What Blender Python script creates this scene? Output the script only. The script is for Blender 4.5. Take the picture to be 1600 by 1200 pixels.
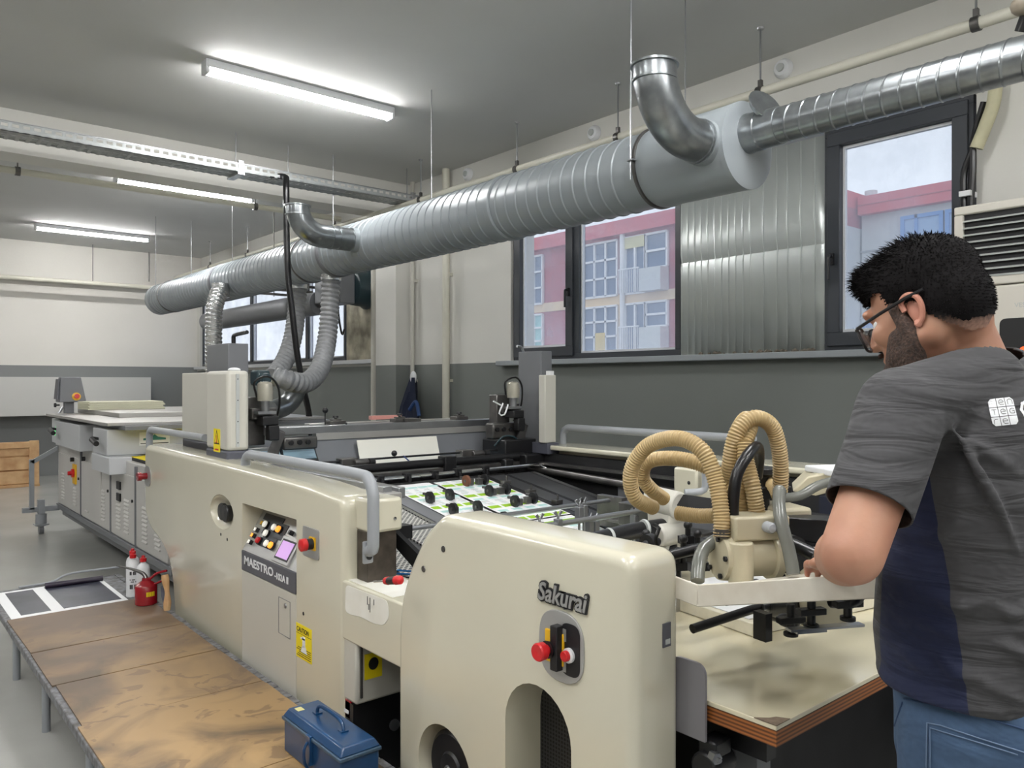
import bpy, bmesh, math, random
from mathutils import Vector, Matrix, noise
random.seed(7)
for _o in list(bpy.data.objects): bpy.data.objects.remove(_o)
SC = bpy.context.scene; COL = SC.collection
PI = math.pi
# ------------------------------------------------------------------ camera
H = 1.5; FOC = 1225.0; TH = math.radians(40.3); HOR = 597.0
cam_data = bpy.data.cameras.new('camera'); cam = bpy.data.objects.new('camera', cam_data); COL.objects.link(cam)
cam_data.sensor_width = 36; cam_data.lens = FOC/1600*36; cam_data.clip_start = .05; cam_data.clip_end = 300
cam.location = (0, 0, H); cam.rotation_euler = (PI/2-math.atan((600-HOR)/FOC), 0, -TH)
SC.camera = cam
# ------------------------------------------------------------------ world and exposure
SC.view_settings.view_transform = 'Standard'; SC.view_settings.look = 'None'
SC.view_settings.exposure = 0.14; SC.view_settings.gamma = 1; SC.view_settings.use_curve_mapping = False
W = bpy.data.worlds.new('sky'); SC.world = W; W.use_nodes = True
_n = W.node_tree.nodes; _l = W.node_tree.links
_bg = _n['Background']; _tc = _n.new('ShaderNodeTexCoord'); _sx = _n.new('ShaderNodeSeparateXYZ'); _cr = _n.new('ShaderNodeValToRGB')
_l.new(_tc.outputs['Generated'], _sx.inputs[0]); _l.new(_sx.outputs[2], _cr.inputs[0]); _l.new(_cr.outputs[0], _bg.inputs[0])
_cr.color_ramp.elements[0].position = 0.0; _cr.color_ramp.elements[0].color = (.80, .86, .93, 1)
_cr.color_ramp.elements[1].position = .6; _cr.color_ramp.elements[1].color = (.60, .70, .84, 1)
_bg.inputs[1].default_value = 1.35
TUBE = 82.0           # emission of the fluorescent diffusers
# ------------------------------------------------------------------ geometry of the view (photo pixel + a real depth or plane -> point)
Fv = Vector((math.sin(TH), math.cos(TH), 0)); Rv = Vector((math.cos(TH), -math.sin(TH), 0))
def at(u, v, d):
    p = Fv*d + Rv*((u-800)/FOC*d); p.z = H-(v-HOR)/FOC*d; return p
def atX(u, v, X): return at(u, v, X/(Fv.x+Rv.x*(u-800)/FOC))
def atY(u, v, Y): return at(u, v, Y/(Fv.y+Rv.y*(u-800)/FOC))
def atZ(u, v, Z): return at(u, v, (H-Z)*FOC/(v-HOR))
# ------------------------------------------------------------------ materials
def S(r, g, b):
    f = lambda c: ((c/255+.055)/1.055)**2.4 if c/255 > .04045 else c/255/12.92
    return (f(r), f(g), f(b), 1)
def mat(name, col, rough=.5, metal=0, var=0.0, vscale=6, bump=0, bscale=40, spec=.5, col2=None, coat=0):
    m = bpy.data.materials.new(name); m.use_nodes = True; nt = m.node_tree; n = nt.nodes; b = n['Principled BSDF']
    b.inputs['Base Color'].default_value = col; b.inputs['Roughness'].default_value = rough; b.inputs['Metallic'].default_value = metal
    b.inputs['Specular IOR Level'].default_value = spec; b.inputs['Coat Weight'].default_value = coat; b.inputs['Coat Roughness'].default_value = .12
    tc = n.new('ShaderNodeTexCoord')
    if var or col2:
        nz = n.new('ShaderNodeTexNoise'); nz.inputs['Scale'].default_value = vscale; nz.inputs['Detail'].default_value = 6
        nt.links.new(tc.outputs['Object'], nz.inputs['Vector'])
        r = n.new('ShaderNodeValToRGB'); r.color_ramp.elements[0].position = .32; r.color_ramp.elements[1].position = .68
        c2 = col2 or tuple(c*(1-var) for c in col[:3])+(1,)
        r.color_ramp.elements[0].color = c2; r.color_ramp.elements[1].color = col
        nt.links.new(nz.outputs['Fac'], r.inputs['Fac']); nt.links.new(r.outputs['Color'], b.inputs['Base Color'])
    if bump:
        nz = n.new('ShaderNodeTexNoise'); nz.inputs['Scale'].default_value = bscale; nz.inputs['Detail'].default_value = 4
        nt.links.new(tc.outputs['Object'], nz.inputs['Vector'])
        bp = n.new('ShaderNodeBump'); bp.inputs['Strength'].default_value = bump; bp.inputs['Distance'].default_value = .01
        nt.links.new(nz.outputs['Fac'], bp.inputs['Height']); nt.links.new(bp.outputs['Normal'], b.inputs['Normal'])
    return m
def emit(name, col, s):
    m = bpy.data.materials.new(name); m.use_nodes = True; n = m.node_tree.nodes; b = n['Principled BSDF']
    b.inputs['Base Color'].default_value = col; b.inputs['Emission Color'].default_value = col; b.inputs['Emission Strength'].default_value = s
    return m
CREAM = mat('cream_enamel', S(208,204,184), .26, var=.05, vscale=2, coat=.7)
CREAM2 = mat('grey_cream_enamel', S(196,194,184), .4, var=.04, vscale=3)
CREAMW = mat('worn_cream_enamel', S(240,239,232), .35, col2=S(222,220,208), vscale=7)
GREYP = mat('grey_paint', S(150,154,158), .4, var=.05)
MIDG = mat('mid_grey_paint', S(112,114,118), .45, var=.06)
DARKG = mat('dark_grey_paint', S(84,85,92), .45)
SLATE = mat('slate_band', S(78,80,90), .5)
BLACK = mat('black_plastic', S(26,26,28), .4)
BLACKM = mat('black_metal', S(34,34,36), .35, .3)
RUB = mat('black_rubber', S(18,18,20), .3)
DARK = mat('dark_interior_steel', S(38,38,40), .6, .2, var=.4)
STEEL = mat('steel', S(170,172,175), .28, .9, var=.12, vscale=12)
DSTEEL = mat('oily_steel', S(118,116,114), .35, .8, var=.45, vscale=9)
STAIN = mat('stainless_sheet', S(186,184,180), .38, .65, var=.08, vscale=2)
CHROME = mat('chrome', S(215,216,218), .12, 1)
GALV = mat('galvanised_steel', S(158,163,166), .28, .9, var=.28, vscale=14, bump=.06, bscale=9)
DUCTP = mat('grey_painted_duct', S(147,154,158), .34, .1, var=.05, vscale=3)
FLEX = mat('flexible_hose_fabric', S(150,152,154), .55, .2, var=.18, vscale=25, bump=.3, bscale=60)
FOIL = mat('aluminium_foil_hose', S(196,198,198), .25, .9, bump=.5, bscale=60)
RED = mat('red_plastic', S(196,30,36), .3)
DRED = mat('dark_red_enamel', S(150,22,34), .25, coat=.4, var=.15)
YEL = mat('yellow_plastic', S(226,176,22), .4)
YELS = mat('yellow_sticker', S(238,216,20), .5)
ORANGE = emit('orange_lit_button', S(255,165,60), .9)
WHITEP = mat('white_plastic', S(222,224,226), .4)
WHITEB = emit('white_lit_button', S(235,235,225), .35)
SILV = mat('silver_plate', S(176,176,174), .3, .5, var=.1)
INK = mat('black_ink', S(22,22,26), .5)
WINK = mat('white_ink', S(226,228,230), .5)
PAPER = mat('white_paper', S(236,237,238), .6)
PGREEN = mat('printed_green', S(150,196,30), .6)
PTEAL = mat('printed_teal', S(176,216,212), .6)
PGREY = mat('printed_grey', S(178,182,180), .6)
BLUE = mat('blue_enamel', S(24,68,112), .3, var=.3, vscale=12, coat=.3)
TEALD = mat('dark_teal_plastic', S(36,56,62), .4)
HOSEY = mat('yellowed_ribbed_hose', S(184,160,114), .4, var=.15, vscale=4)
PVC = mat('clear_grey_hose', S(112,114,108), .2)
WOODE = mat('plywood_edge', S(150,84,34), .4, col2=S(96,48,18), vscale=14)
PINE = mat('pine_wood', S(212,176,130), .6, col2=S(176,132,88), vscale=5)
NAVY = mat('navy_cloth', S(24,34,58), .8)
WPAINT = mat('white_pipe_paint', S(196,194,184), .45, var=.06)
CREAMPIPE = mat('cream_pipe_paint', S(208,206,192), .45, var=.06)
# ------------------------------------------------------------------ mesh builder
ORG = {}
class MB:
    def __init__(s): s.bm = bmesh.new(); s.mi = 0
    def _f(s, vs, mi=None):
        try: f = s.bm.faces.new(vs); f.material_index = s.mi if mi is None else mi; return f
        except ValueError: return None
    def hexa(s, b, t):
        vb = [s.bm.verts.new(p) for p in b]; vt = [s.bm.verts.new(p) for p in t]; n = len(b)
        s._f(vb[::-1]); s._f(vt)
        for i in range(n): s._f([vb[i], vb[(i+1) % n], vt[(i+1) % n], vt[i]])
        return s
    def box(s, x0, x1, y0, y1, z0, z1, rot=0, c=None):
        x0, x1 = sorted((x0, x1)); y0, y1 = sorted((y0, y1)); z0, z1 = sorted((z0, z1))
        b = [Vector(p) for p in ((x0,y0,z0),(x1,y0,z0),(x1,y1,z0),(x0,y1,z0))]
        t = [p+Vector((0,0,z1-z0)) for p in b]
        if rot:
            c = Vector(c) if c else Vector(((x0+x1)/2, (y0+y1)/2, 0)); m = Matrix.Rotation(rot, 3, 'Z'); c.z = 0
            b = [m @ (p-c)+c for p in b]; t = [m @ (p-c)+c for p in t]
        return s.hexa(b, t)
    def obox(s, c, ax, ay, az, hx, hy, hz):      # oriented box: centre, unit axes, half sizes
        c = Vector(c); X = Vector(ax)*hx; Y = Vector(ay)*hy; Z = Vector(az)*hz
        return s.hexa([c-X-Y-Z, c+X-Y-Z, c+X+Y-Z, c-X+Y-Z], [c-X-Y+Z, c+X-Y+Z, c+X+Y+Z, c-X+Y+Z])
    def prism(s, pts, axis, a, b):               # 2D outline extruded along an axis
        f = {'x': lambda p, k: Vector((k, p[0], p[1])), 'y': lambda p, k: Vector((p[0], k, p[1])), 'z': lambda p, k: Vector((p[0], p[1], k))}[axis]
        return s.hexa([f(p, a) for p in pts], [f(p, b) for p in pts])
    def quad(s, *p): s._f([s.bm.verts.new(Vector(q)) for q in p]); return s
    def frame(s, d):
        d = Vector(d).normalized(); a = Vector((0,0,1)) if abs(d.z) < .9 else Vector((1,0,0))
        x = d.cross(a).normalized(); return x, d.cross(x).normalized()
    def cyl(s, p0, p1, r0, r1=None, seg=20, cap=True):
        p0 = Vector(p0); p1 = Vector(p1); r1 = r0 if r1 is None else r1; x, y = s.frame(p1-p0)
        A = [s.bm.verts.new(p0+(x*math.cos(t)+y*math.sin(t))*r0) for t in [2*PI*i/seg for i in range(seg)]]
        B = [s.bm.verts.new(p1+(x*math.cos(t)+y*math.sin(t))*r1) for t in [2*PI*i/seg for i in range(seg)]]
        for i in range(seg): s._f([A[i], B[i], B[(i+1) % seg], A[(i+1) % seg]])
        if cap: s._f(A); s._f(B[::-1])
        return s
    def rings(s, p0, d, prof, seg=28):           # lathe: profile of (distance, radius) along direction d
        p0 = Vector(p0); d = Vector(d).normalized(); x, y = s.frame(d); R = []
        for t, r in prof:
            R.append([s.bm.verts.new(p0+d*t+(x*math.cos(a)+y*math.sin(a))*max(r, 1e-4)) for a in [2*PI*i/seg for i in range(seg)]])
        for A, B in zip(R, R[1:]):
            for i in range(seg): s._f([A[i], B[i], B[(i+1) % seg], A[(i+1) % seg]])
        s._f(R[0]); s._f(R[-1][::-1]); return s
    def ball(s, c, r, seg=16, ax=None):          # ellipsoid, r scalar or 3 radii, ax 3 axes
        c = Vector(c); rr = (r, r, r) if not hasattr(r, '__len__') else r
        ax = ax or (Vector((1,0,0)), Vector((0,1,0)), Vector((0,0,1)))
        bmt = bmesh.new(); bmesh.ops.create_uvsphere(bmt, u_segments=seg, v_segments=max(6, seg//2), radius=1)
        mp = {}
        for v in bmt.verts: mp[v] = s.bm.verts.new(c+ax[0]*v.co.x*rr[0]+ax[1]*v.co.y*rr[1]+ax[2]*v.co.z*rr[2])
        for f in bmt.faces: s._f([mp[v] for v in f.verts])
        bmt.free(); return s
    def tube(s, pts, r, seg=14, smooth=True, pitch=0, amp=0, step=None, cap=True, wind=0):
        P = [Vector(p) for p in pts]
        if smooth and len(P) > 2: P = spline(P, step or 0.02)
        elif pitch: P = spline([P[0], P[0].lerp(P[-1], .5), P[-1]], step or pitch/4)
        L = 0; n = None; prev = None; tot = sum((b-a).length for a, b in zip(P, P[1:])); RR = []
        for i, p in enumerate(P):
            t = ((P[min(i+1, len(P)-1)]-P[max(i-1, 0)])).normalized()
            if n is None: n, _ = s.frame(t)
            n = (n-t*n.dot(t)).normalized(); b = t.cross(n)
            if prev is not None: L += (p-prev).length
            prev = p
            r0 = r(L/tot) if callable(r) else r
            ring = []
            for k in range(seg):
                a = 2*PI*k/seg; rr = r0
                if pitch: rr += amp*math.cos(2*PI*L/pitch+wind*a)
                ring.append(s.bm.verts.new(p+(n*math.cos(a)+b*math.sin(a))*rr))
            RR.append(ring)
        for A, B in zip(RR, RR[1:]):
            for k in range(seg): s._f([A[k], A[(k+1) % seg], B[(k+1) % seg], B[k]])
        if cap: s._f(RR[0][::-1]); s._f(RR[-1])
        return s
    def build(s, name, m, parent=None, bevel=0, smooth=True, seg=2, ang=35, org=None):
        bmesh.ops.recalc_face_normals(s.bm, faces=s.bm.faces)
        if parent is not None: o0 = ORG[parent.name]
        else:
            if org is None:
                xs = [v.co for v in s.bm.verts]
                org = Vector(((min(p.x for p in xs)+max(p.x for p in xs))/2, (min(p.y for p in xs)+max(p.y for p in xs))/2, min(p.z for p in xs)))
            o0 = Vector(org)
        bmesh.ops.translate(s.bm, verts=s.bm.verts, vec=-o0)
        me = bpy.data.meshes.new(name); s.bm.to_mesh(me); s.bm.free()
        return mobj(name, me, m, parent, o0, bevel, smooth, seg, ang)
def mobj(name, me, m, parent, o0, bevel=0, smooth=True, seg=2, ang=35):
    for q in (m if isinstance(m, (list, tuple)) else [m]): me.materials.append(q)
    if smooth:
        for p in me.polygons: p.use_smooth = True
        me.set_sharp_from_angle(angle=math.radians(ang))
    o = bpy.data.objects.new(name, me); COL.objects.link(o); ORG[o.name] = o0
    if parent is not None: o.parent = parent
    else: o.location = o0
    if bevel:
        b = o.modifiers.new('bevel', 'BEVEL'); b.width = bevel; b.segments = seg; b.limit_method = 'ANGLE'; b.angle_limit = math.radians(40)
        b.harden_normals = False
    return o
def spline(P, step):
    Q = [P[0]*2-P[1]]+P+[P[-1]*2-P[-2]]; out = []
    for i in range(1, len(Q)-2):
        a, b, c, d = Q[i-1:i+3]; n = max(2, int((c-b).length/step))
        for k in range(n):
            t = k/n
            out.append(.5*((2*b)+(c-a)*t+(2*a-5*b+4*c-d)*t*t+(3*b-a-3*c+d)*t**3))
    out.append(P[-1]); return out
def T(name, label, cat, loc, group=None, rotz=0):
    o = bpy.data.objects.new(name, None); COL.objects.link(o); o.location = loc; o.empty_display_size = .1
    ORG[o.name] = Vector(loc); tag(o, label, cat, group); return o
def tag(o, label, cat, group=None):
    o['label'] = label; o['category'] = cat
    if group: o['group'] = group
    return o
def struct(o): o['kind'] = 'structure'; return o
def dup(root, delta, label=None, rot=None):
    m = {}
    def cp(o, par):
        c = o.copy(); COL.objects.link(c)
        ORG[c.name] = ORG[o.name]
        if par is not None: c.parent = par
        for ch in [x for x in bpy.data.objects if x.parent == o and x.name not in m]:
            m[ch.name] = 1; cp(ch, c)
        return c
    r = cp(root, None); r.location = root.location+Vector(delta)
    ORG[r.name] = r.location.copy()
    if label: r['label'] = label
    if rot is not None: r.rotation_euler.z = rot
    return r
def text(body, size, org, ax, ay, m, name, parent, ext=.001, bold=0, shear=0, align='LEFT', sx=1, space=1):
    c = bpy.data.curves.new('t', 'FONT'); c.body = body; c.size = size; c.extrude = ext; c.offset = bold; c.shear = shear; c.align_x = align
    c.space_character = space; c.resolution_u = 3
    o = bpy.data.objects.new('t', c); COL.objects.link(o); dg = bpy.context.evaluated_depsgraph_get()
    me = bpy.data.meshes.new_from_object(o.evaluated_get(dg)); bpy.data.objects.remove(o); bpy.data.curves.remove(c)
    ax = Vector(ax).normalized(); ay = Vector(ay).normalized(); az = ax.cross(ay); org = Vector(org)
    o0 = ORG[parent.name]
    for v in me.vertices: v.co = org+ax*v.co.x*sx+ay*v.co.y+az*v.co.z-o0
    me.materials.clear()
    return mobj(name, me, m, parent, o0, smooth=False)
SX = Vector((0,-1,0)); UP = Vector((0,0,1))      # reading direction and up on faces that look towards -X
# ================================================================== ROOM
XW = 4.8; YB = 14.4; ZC = 3.7; XL = -5.5; YF = -5.0
def wallmat(name, zline, lo, hi):
    m = mat(name, hi, .75, var=.04, vscale=1.2, bump=.08, bscale=30); nt = m.node_tree; n = nt.nodes; b = n['Principled BSDF']
    src = b.inputs['Base Color'].links[0].from_socket
    g = n.new('ShaderNodeNewGeometry'); s = n.new('ShaderNodeSeparateXYZ'); nt.links.new(g.outputs['Position'], s.inputs[0])
    c = n.new('ShaderNodeMath'); c.operation = 'GREATER_THAN'; c.inputs[1].default_value = zline; nt.links.new(s.outputs[2], c.inputs[0])
    mx = n.new('ShaderNodeMix'); mx.data_type = 'RGBA'; nt.links.new(c.outputs[0], mx.inputs[0]); mx.inputs[6].default_value = lo
    nt.links.new(src, mx.inputs[7]); nt.links.new(mx.outputs[2], b.inputs['Base Color']); return m
WALLM = wallmat('two_tone_wall_paint', 1.69, S(120,124,121), S(214,213,207))
WALLB = wallmat('two_tone_back_wall_paint', 1.765, S(128,130,130), S(222,219,212))
CEILM = mat('ceiling_paint', S(204,205,203), .8, var=.07, vscale=.8, bump=.12, bscale=5)
FLOORM = mat('painted_concrete_floor', S(172,172,167), .25, col2=S(156,156,152), vscale=1.2, bump=.03, bscale=20)
def slab(name, m, x0, x1, y0, y1, z0, z1): return struct(MB().box(x0, x1, y0, y1, z0, z1).build(name, m, smooth=False))
slab('floor', FLOORM, XL-.3, XW+.3, YF-.3, YB+.3, -.1, 0)
slab('ceiling', CEILM, XL-.3, XW+.3, YF-.3, YB+.3, ZC, ZC+.1)
slab('wall_back', WALLB, XL, XW, YB, YB+.3, 0, ZC)
slab('wall_left', WALLB, XL-.3, XL, YF, YB, 0, ZC)
slab('wall_front', WALLB, XL, XW, YF-.3, YF, 0, ZC)
w = MB(); HOLES = [(-3.9, -.4, 1.70, 3.13), (1.66, 5.68, 1.70, 3.13), (8.25, 14.25, 1.77, 3.05)]
ys = sorted({YF, YB, *[h[0] for h in HOLES], *[h[1] for h in HOLES]})
for a, b in zip(ys, ys[1:]):
    h = [q for q in HOLES if q[0] <= a and b <= q[1]]
    if h: w.box(XW, XW+.3, a, b, 0, h[0][2]); w.box(XW, XW+.3, a, b, h[0][3], ZC)
    else: w.box(XW, XW+.3, a, b, 0, ZC)
struct(w.build('wall_right', WALLM, smooth=False))
slab('trim_1', WALLM, XL, XW, 7.43, 7.74, 3.35, ZC)           # cross beam
slab('trim_2', WALLM, 4.62, XW, 7.43, 7.86, 0, 3.35)          # column under it
slab('trim_3', WALLB, XL, XW, 14.2, YB, 3.1, ZC)              # beam along the back wall
slab('trim_4', mat('back_ledge_paint', S(196,196,192), .7), XL, 3.9, 14.0, YB, .98, 1.58)    # boxed ledge low on the back wall
SILL = mat('grey_sill', S(150,156,160), .5)
struct(MB().box(XW-.09, XW+.1, 1.5, 5.8, 1.655, 1.70).build('trim_5', SILL, bevel=.006))
struct(MB().box(XW-.10, XW+.1, 8.1, 14.3, 1.72, 1.77).build('trim_6', mat('white_sill', S(196,198,200), .5), bevel=.006))
# glass with a translucent veil painted in for washed-out daylight haze
GL = bpy.data.materials.new('hazed_window_glass'); GL.use_nodes = True; _n = GL.node_tree.nodes; _l = GL.node_tree.links; _n.clear()
_o = _n.new('ShaderNodeOutputMaterial'); _t = _n.new('ShaderNodeBsdfTransparent'); _g = _n.new('ShaderNodeBsdfGlossy'); _g.inputs['Roughness'].default_value = .02
_d = _n.new('ShaderNodeBsdfTranslucent'); _d.inputs[0].default_value = (.85, .9, 1, 1); _m1 = _n.new('ShaderNodeMixShader'); _m2 = _n.new('ShaderNodeMixShader')
_nz = _n.new('ShaderNodeTexNoise'); _nz.inputs['Scale'].default_value = 3; _nz.inputs['Detail'].default_value = 8; _tc = _n.new('ShaderNodeTexCoord')
_l.new(_tc.outputs['Object'], _nz.inputs['Vector'])
_mr = _n.new('ShaderNodeMapRange'); _mr.inputs['From Min'].default_value = .35; _mr.inputs['From Max'].default_value = .75; _mr.inputs['To Min'].default_value = .16; _mr.inputs['To Max'].default_value = .30
_l.new(_nz.outputs['Fac'], _mr.inputs[0]); _l.new(_mr.outputs[0], _m1.inputs[0]); _l.new(_t.outputs[0], _m1.inputs[1]); _l.new(_d.outputs[0], _m1.inputs[2])
_m2.inputs[0].default_value = .06; _l.new(_m1.outputs[0], _m2.inputs[1]); _l.new(_g.outputs[0], _m2.inputs[2]); _l.new(_m2.outputs[0], _o.inputs[0])
ANTH = mat('anthracite_window_frame', S(52,56,62), .4)
def rect_frame(mb, x0, x1, y0, y1, z0, z1, w):
    mb.box(x0, x1, y0, y1, z0, z0+w); mb.box(x0, x1, y0, y1, z1-w, z1); mb.box(x0, x1, y0, y0+w, z0+w, z1-w); mb.box(x0, x1, y1-w, y1, z0+w, z1-w)
WHS = mat('white_glazing_bead', S(215,218,222), .4)
def window(name, y0, y1, z0, z1, splits, sash, fm=ANTH):
    f = MB(); rect_frame(f, XW+.02, XW+.1, y0, y1, z0, z1, .05)
    for s in splits: f.box(XW+.02, XW+.1, s-.04, s+.04, z0+.05, z1-.05)
    root = struct(f.build(name, fm, bevel=.003))
    ed = [y0]+list(splits)+[y1]
    for i, (a, b) in enumerate(zip(ed, ed[1:])):
        a += .045; b -= .045
        if i in sash:
            s = MB(); rect_frame(s, XW, XW+.07, a-.02, b+.02, z0+.03, z1-.03, .085); s.build('sash', fm, root, bevel=.004)
            k = .068; sgn = sash[i]; yh = (a+.02 if sgn < 0 else b-.02)
            hd = MB(); hd.box(XW-.02, XW, yh-.012, yh+.012, 2.25, 2.32); hd.tube([(XW-.02, yh, 2.3), (XW-.045, yh, 2.3), (XW-.05, yh, 2.27), (XW-.05, yh, 2.15)], .009, 8, step=.01); hd.build('handle', BLACK, root)
        else: k = 0
        bd = MB(); rect_frame(bd, XW+.045, XW+.075, a+k-.008, b-k+.008, z0+.05+k, z1-.05-k, .018); bd.build('glazing_bead', WHS, root)
        g = MB(); g.box(XW+.055, XW+.061, a+k, b-k, z0+.06+k, z1-.06-k); g.build('pane', GL, root, smooth=False)
    return root
window('window_1', 3.71, 5.66, 1.70, 3.12, [4.83], {1: -1})
window('window_2', 1.68, 2.56, 1.70, 3.12, [], {0: 1})
window('window_3', 8.95, 14.2, 1.77, 3.04, [10.05, 12.0], {}, ANTH)
window('window_4', -3.88, -.42, 1.70, 3.12, [-2.1], {})
# corrugated metal sheet closing the middle of the window opening
CORR = mat('corrugated_aluminium', S(206,212,210), .36, .5, var=.12, vscale=1.6, bump=.25, bscale=2.0)
c = MB(); y = 2.545; pts = []
rq = random.Random(5)
while y < 3.69:
    s_ = .075+.03*rq.random() if y < 3.1 else .058; k = .003*rq.uniform(-1, 1)
    pts += [(XW+.03, y), (XW+.03+k, y+s_-.012), (XW+.023, y+s_-.009), (XW+.023, y+s_-.004), (XW+.03, y+s_)]; y += s_+.001
for (xa, ya), (xb, yb) in zip(pts, pts[1:]):
    for za, zb in ((1.69, 2.36), (2.36, 2.40), (2.40, 2.46), (2.46, 3.1)):
        q = lambda z: {2.36: 0, 2.40: .007, 2.46: -.004}.get(z, 0)
        c.quad((xa+q(za), ya, za), (xb+q(za), yb, za), (xb+q(zb), yb, zb), (xa+q(zb), ya, zb))
bmesh.ops.remove_doubles(c.bm, verts=c.bm.verts, dist=.0005)
o = c.build('corrugated_sheet', CORR, ang=12); sm = o.modifiers.new('thick', 'SOLIDIFY'); sm.thickness = .002
tag(o, 'shiny ribbed aluminium sheet closing the window opening between the two windows', 'metal sheet')
o = MB().box(XW+.02, XW+.05, 8.3, 8.92, 1.77, 3.04).build('cover_board', mat('grimy_plastic_board', S(206,200,176), .6, col2=S(120,114,100), vscale=4)); tag(o, 'grimy yellowed board in the end of the far window opening', 'board')
g = MB()
for k in range(46): g.ball((XW-.02+random.uniform(-.03, .05), 2.62+random.random()**1.5*.9, 1.705), random.uniform(.006, .02), 8)
tag(g.build('plaster_crumbs', mat('plaster_crumbs', S(120,112,100), .9, var=.4)), 'broken plaster crumbs lying on the sill under the ribbed sheet', 'debris')['kind'] = 'stuff'
# ------------------------------------------------------------------ buildings outside
BRICK = mat('brick_render', S(190,112,118), .9, var=.1, vscale=3); CRB = mat('cream_band', S(232,206,170), .9); WF = mat('white_window_paint', S(240,240,240), .6)  # brick and fascia reds paled to imitate overexposed haze
PNK = mat('red_fascia', S(214,112,118), .8); BGL = mat('facade_glass', S(110,128,150), .2); BBL = mat('blue_facade_panel', S(110,160,220), .5); LGR = mat('pale_facade_panel', S(214,216,214), .8)
XF = 20.0
YC = 10.75
b = T('brick_building', 'red brick factory building with white gridded windows seen through the left window', 'building', (XF+3, 18, -6))
MB().box(XF, XF+8, YC, 32, -6, 6.45).build('wall', BRICK, b, smooth=False)
MB().box(XF-.3, XF+8, YC-.0, 32.3, 6.45, 6.92).build('roof_fascia', PNK, b)
bd = MB(); bd.box(XF-.06, XF, YC, 32, 4.13, 4.46); bd.box(XF-.06, XF, YC, 32, .9, 1.25); bd.box(XF-.04, XF, 17.45, 17.95, 2.0, 4.2); bd.build('floor_band', CRB, b)
MB().cyl((XF-.15, 17.68, -6), (XF-.15, 17.68, 6.45), .09).build('drainpipe', WF, b)
MB().box(XF-.06, XF+8, YC-.03, YC, -6, 5.9).build('end_wall', LGR, b); 
def bwin(y0, y1, z0, z1, ny, nz, par, gl=BGL, t=.07):
    f = MB()
    for i in range(ny+1): q = y0+(y1-y0)*i/ny; f.box(XF-.12, XF-.02, q-t/2, q+t/2, z0, z1)
    for i in range(nz+1): q = z0+(z1-z0)*i/nz; f.box(XF-.12, XF-.02, y0, y1, q-t/2, q+t/2)
    f = f.build('window_frame', WF, par); MB().box(XF-.05, XF+.01, y0, y1, z0, z1).build('pane', gl, f, smooth=False)
TQ = mat('turquoise_curtain', S(170,214,212), .6)
for z0, dz in ((4.45, 0), (2.55, -1.9)):
    zt = 6.32 if dz == 0 else 4.1
    bwin(17.97, 19.54, z0, zt, 3, 3, b); bwin(21.72, 22.65, z0, zt-.05, 2, 3, b, BGL if dz == 0 else TQ); bwin(24.4, 26.2, z0, zt, 3, 3, b)
    bwin(16.75, 17.6, z0, zt, 2, 1, b); bwin(15.85, 16.72, z0+.75, zt, 1, 2, b)
    r = MB()
    for k in range(10): r.box(XF-.45, XF-.42, 16.75+k*.09, 16.77+k*.09, z0, z0+.75)
    r.box(XF-.46, XF-.41, 16.72, 17.6, z0+.75, z0+.79); r.build('balcony_rail', WF, b)
    MB().box(XF-.46, XF-.04, 15.82, 16.70, z0-.02, z0+.72).build('parapet', LGR, b)
MB().box(XF-.13, XF-.11, 16.76, 17.6, 5.95, 6.32).build('yellow_blind', mat('yellow_blind', S(220,214,170), .7), b)
MB().box(XF-.13, XF-.11, 18.5, 18.95, 2.6, 3.2).build('yellow_curtain', mat('yellow_curtain', S(226,200,130), .7), b)
XG = 22.2
b2 = T('pale_building', 'pale building wing with red fascia and blue windows seen through the right window', 'building', (26, 8, -6))
MB().box(XG, XG+8, -6, YC-.08, -6, 6.25).build('wall', LGR, b2, smooth=False)
MB().box(XG-.25, XG+8, -6, YC-.08, 6.25, 6.76).build('roof_fascia', PNK, b2)
MB().box(XG-.27, XG-.25, -6, YC-.08, 6.5, 6.53).build('fascia_joint', BRICK, b2)
j = MB()
for z in (2.2, 3.3, 4.3, 5.2): j.box(XG-.03, XG+.01, 9.6, YC-.05, z, z+.05)
j.build('panel_joint', PGREY, b2)
MB().cyl((XG+.1, 10.45, 6.76), (XG+.1, 10.45, 6.95), .17).build('roof_vent', LGR, b2)
BGL2 = mat('blue_glass', S(150,185,222), .2)
for y0, y1 in ((8.45, 9.55), (7.2, 8.40), (5.8, 7.1)):
    f = MB(); rect_frame(f, XG-.1, XG, y0, y1, 3.6, 6.05, .10); f.box(XG-.1, XG, y0, y1, 5.0, 5.1); f.box(XG-.1, XG, y1-.45, y1-.37, 3.6, 6.05)
    f = f.build('window_frame', BBL, b2); MB().box(XG-.05, XG+.02, y0, y1, 3.6, 6.05).build('pane', BGL2, f)
f = MB(); rect_frame(f, XG-.1, XG, 9.75, 10.6, 2.3, 3.2, .08); f = f.build('window_frame', BBL, b2); MB().box(XG-.05, XG+.02, 9.75, 10.6, 2.3, 3.2).build('pane', BGL2, f)
o = MB().box(XF-30, XF+60, -60, 90, -6.2, -6).build('ground', mat('asphalt', S(120,120,120), .9)); o['kind'] = 'structure'
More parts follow.
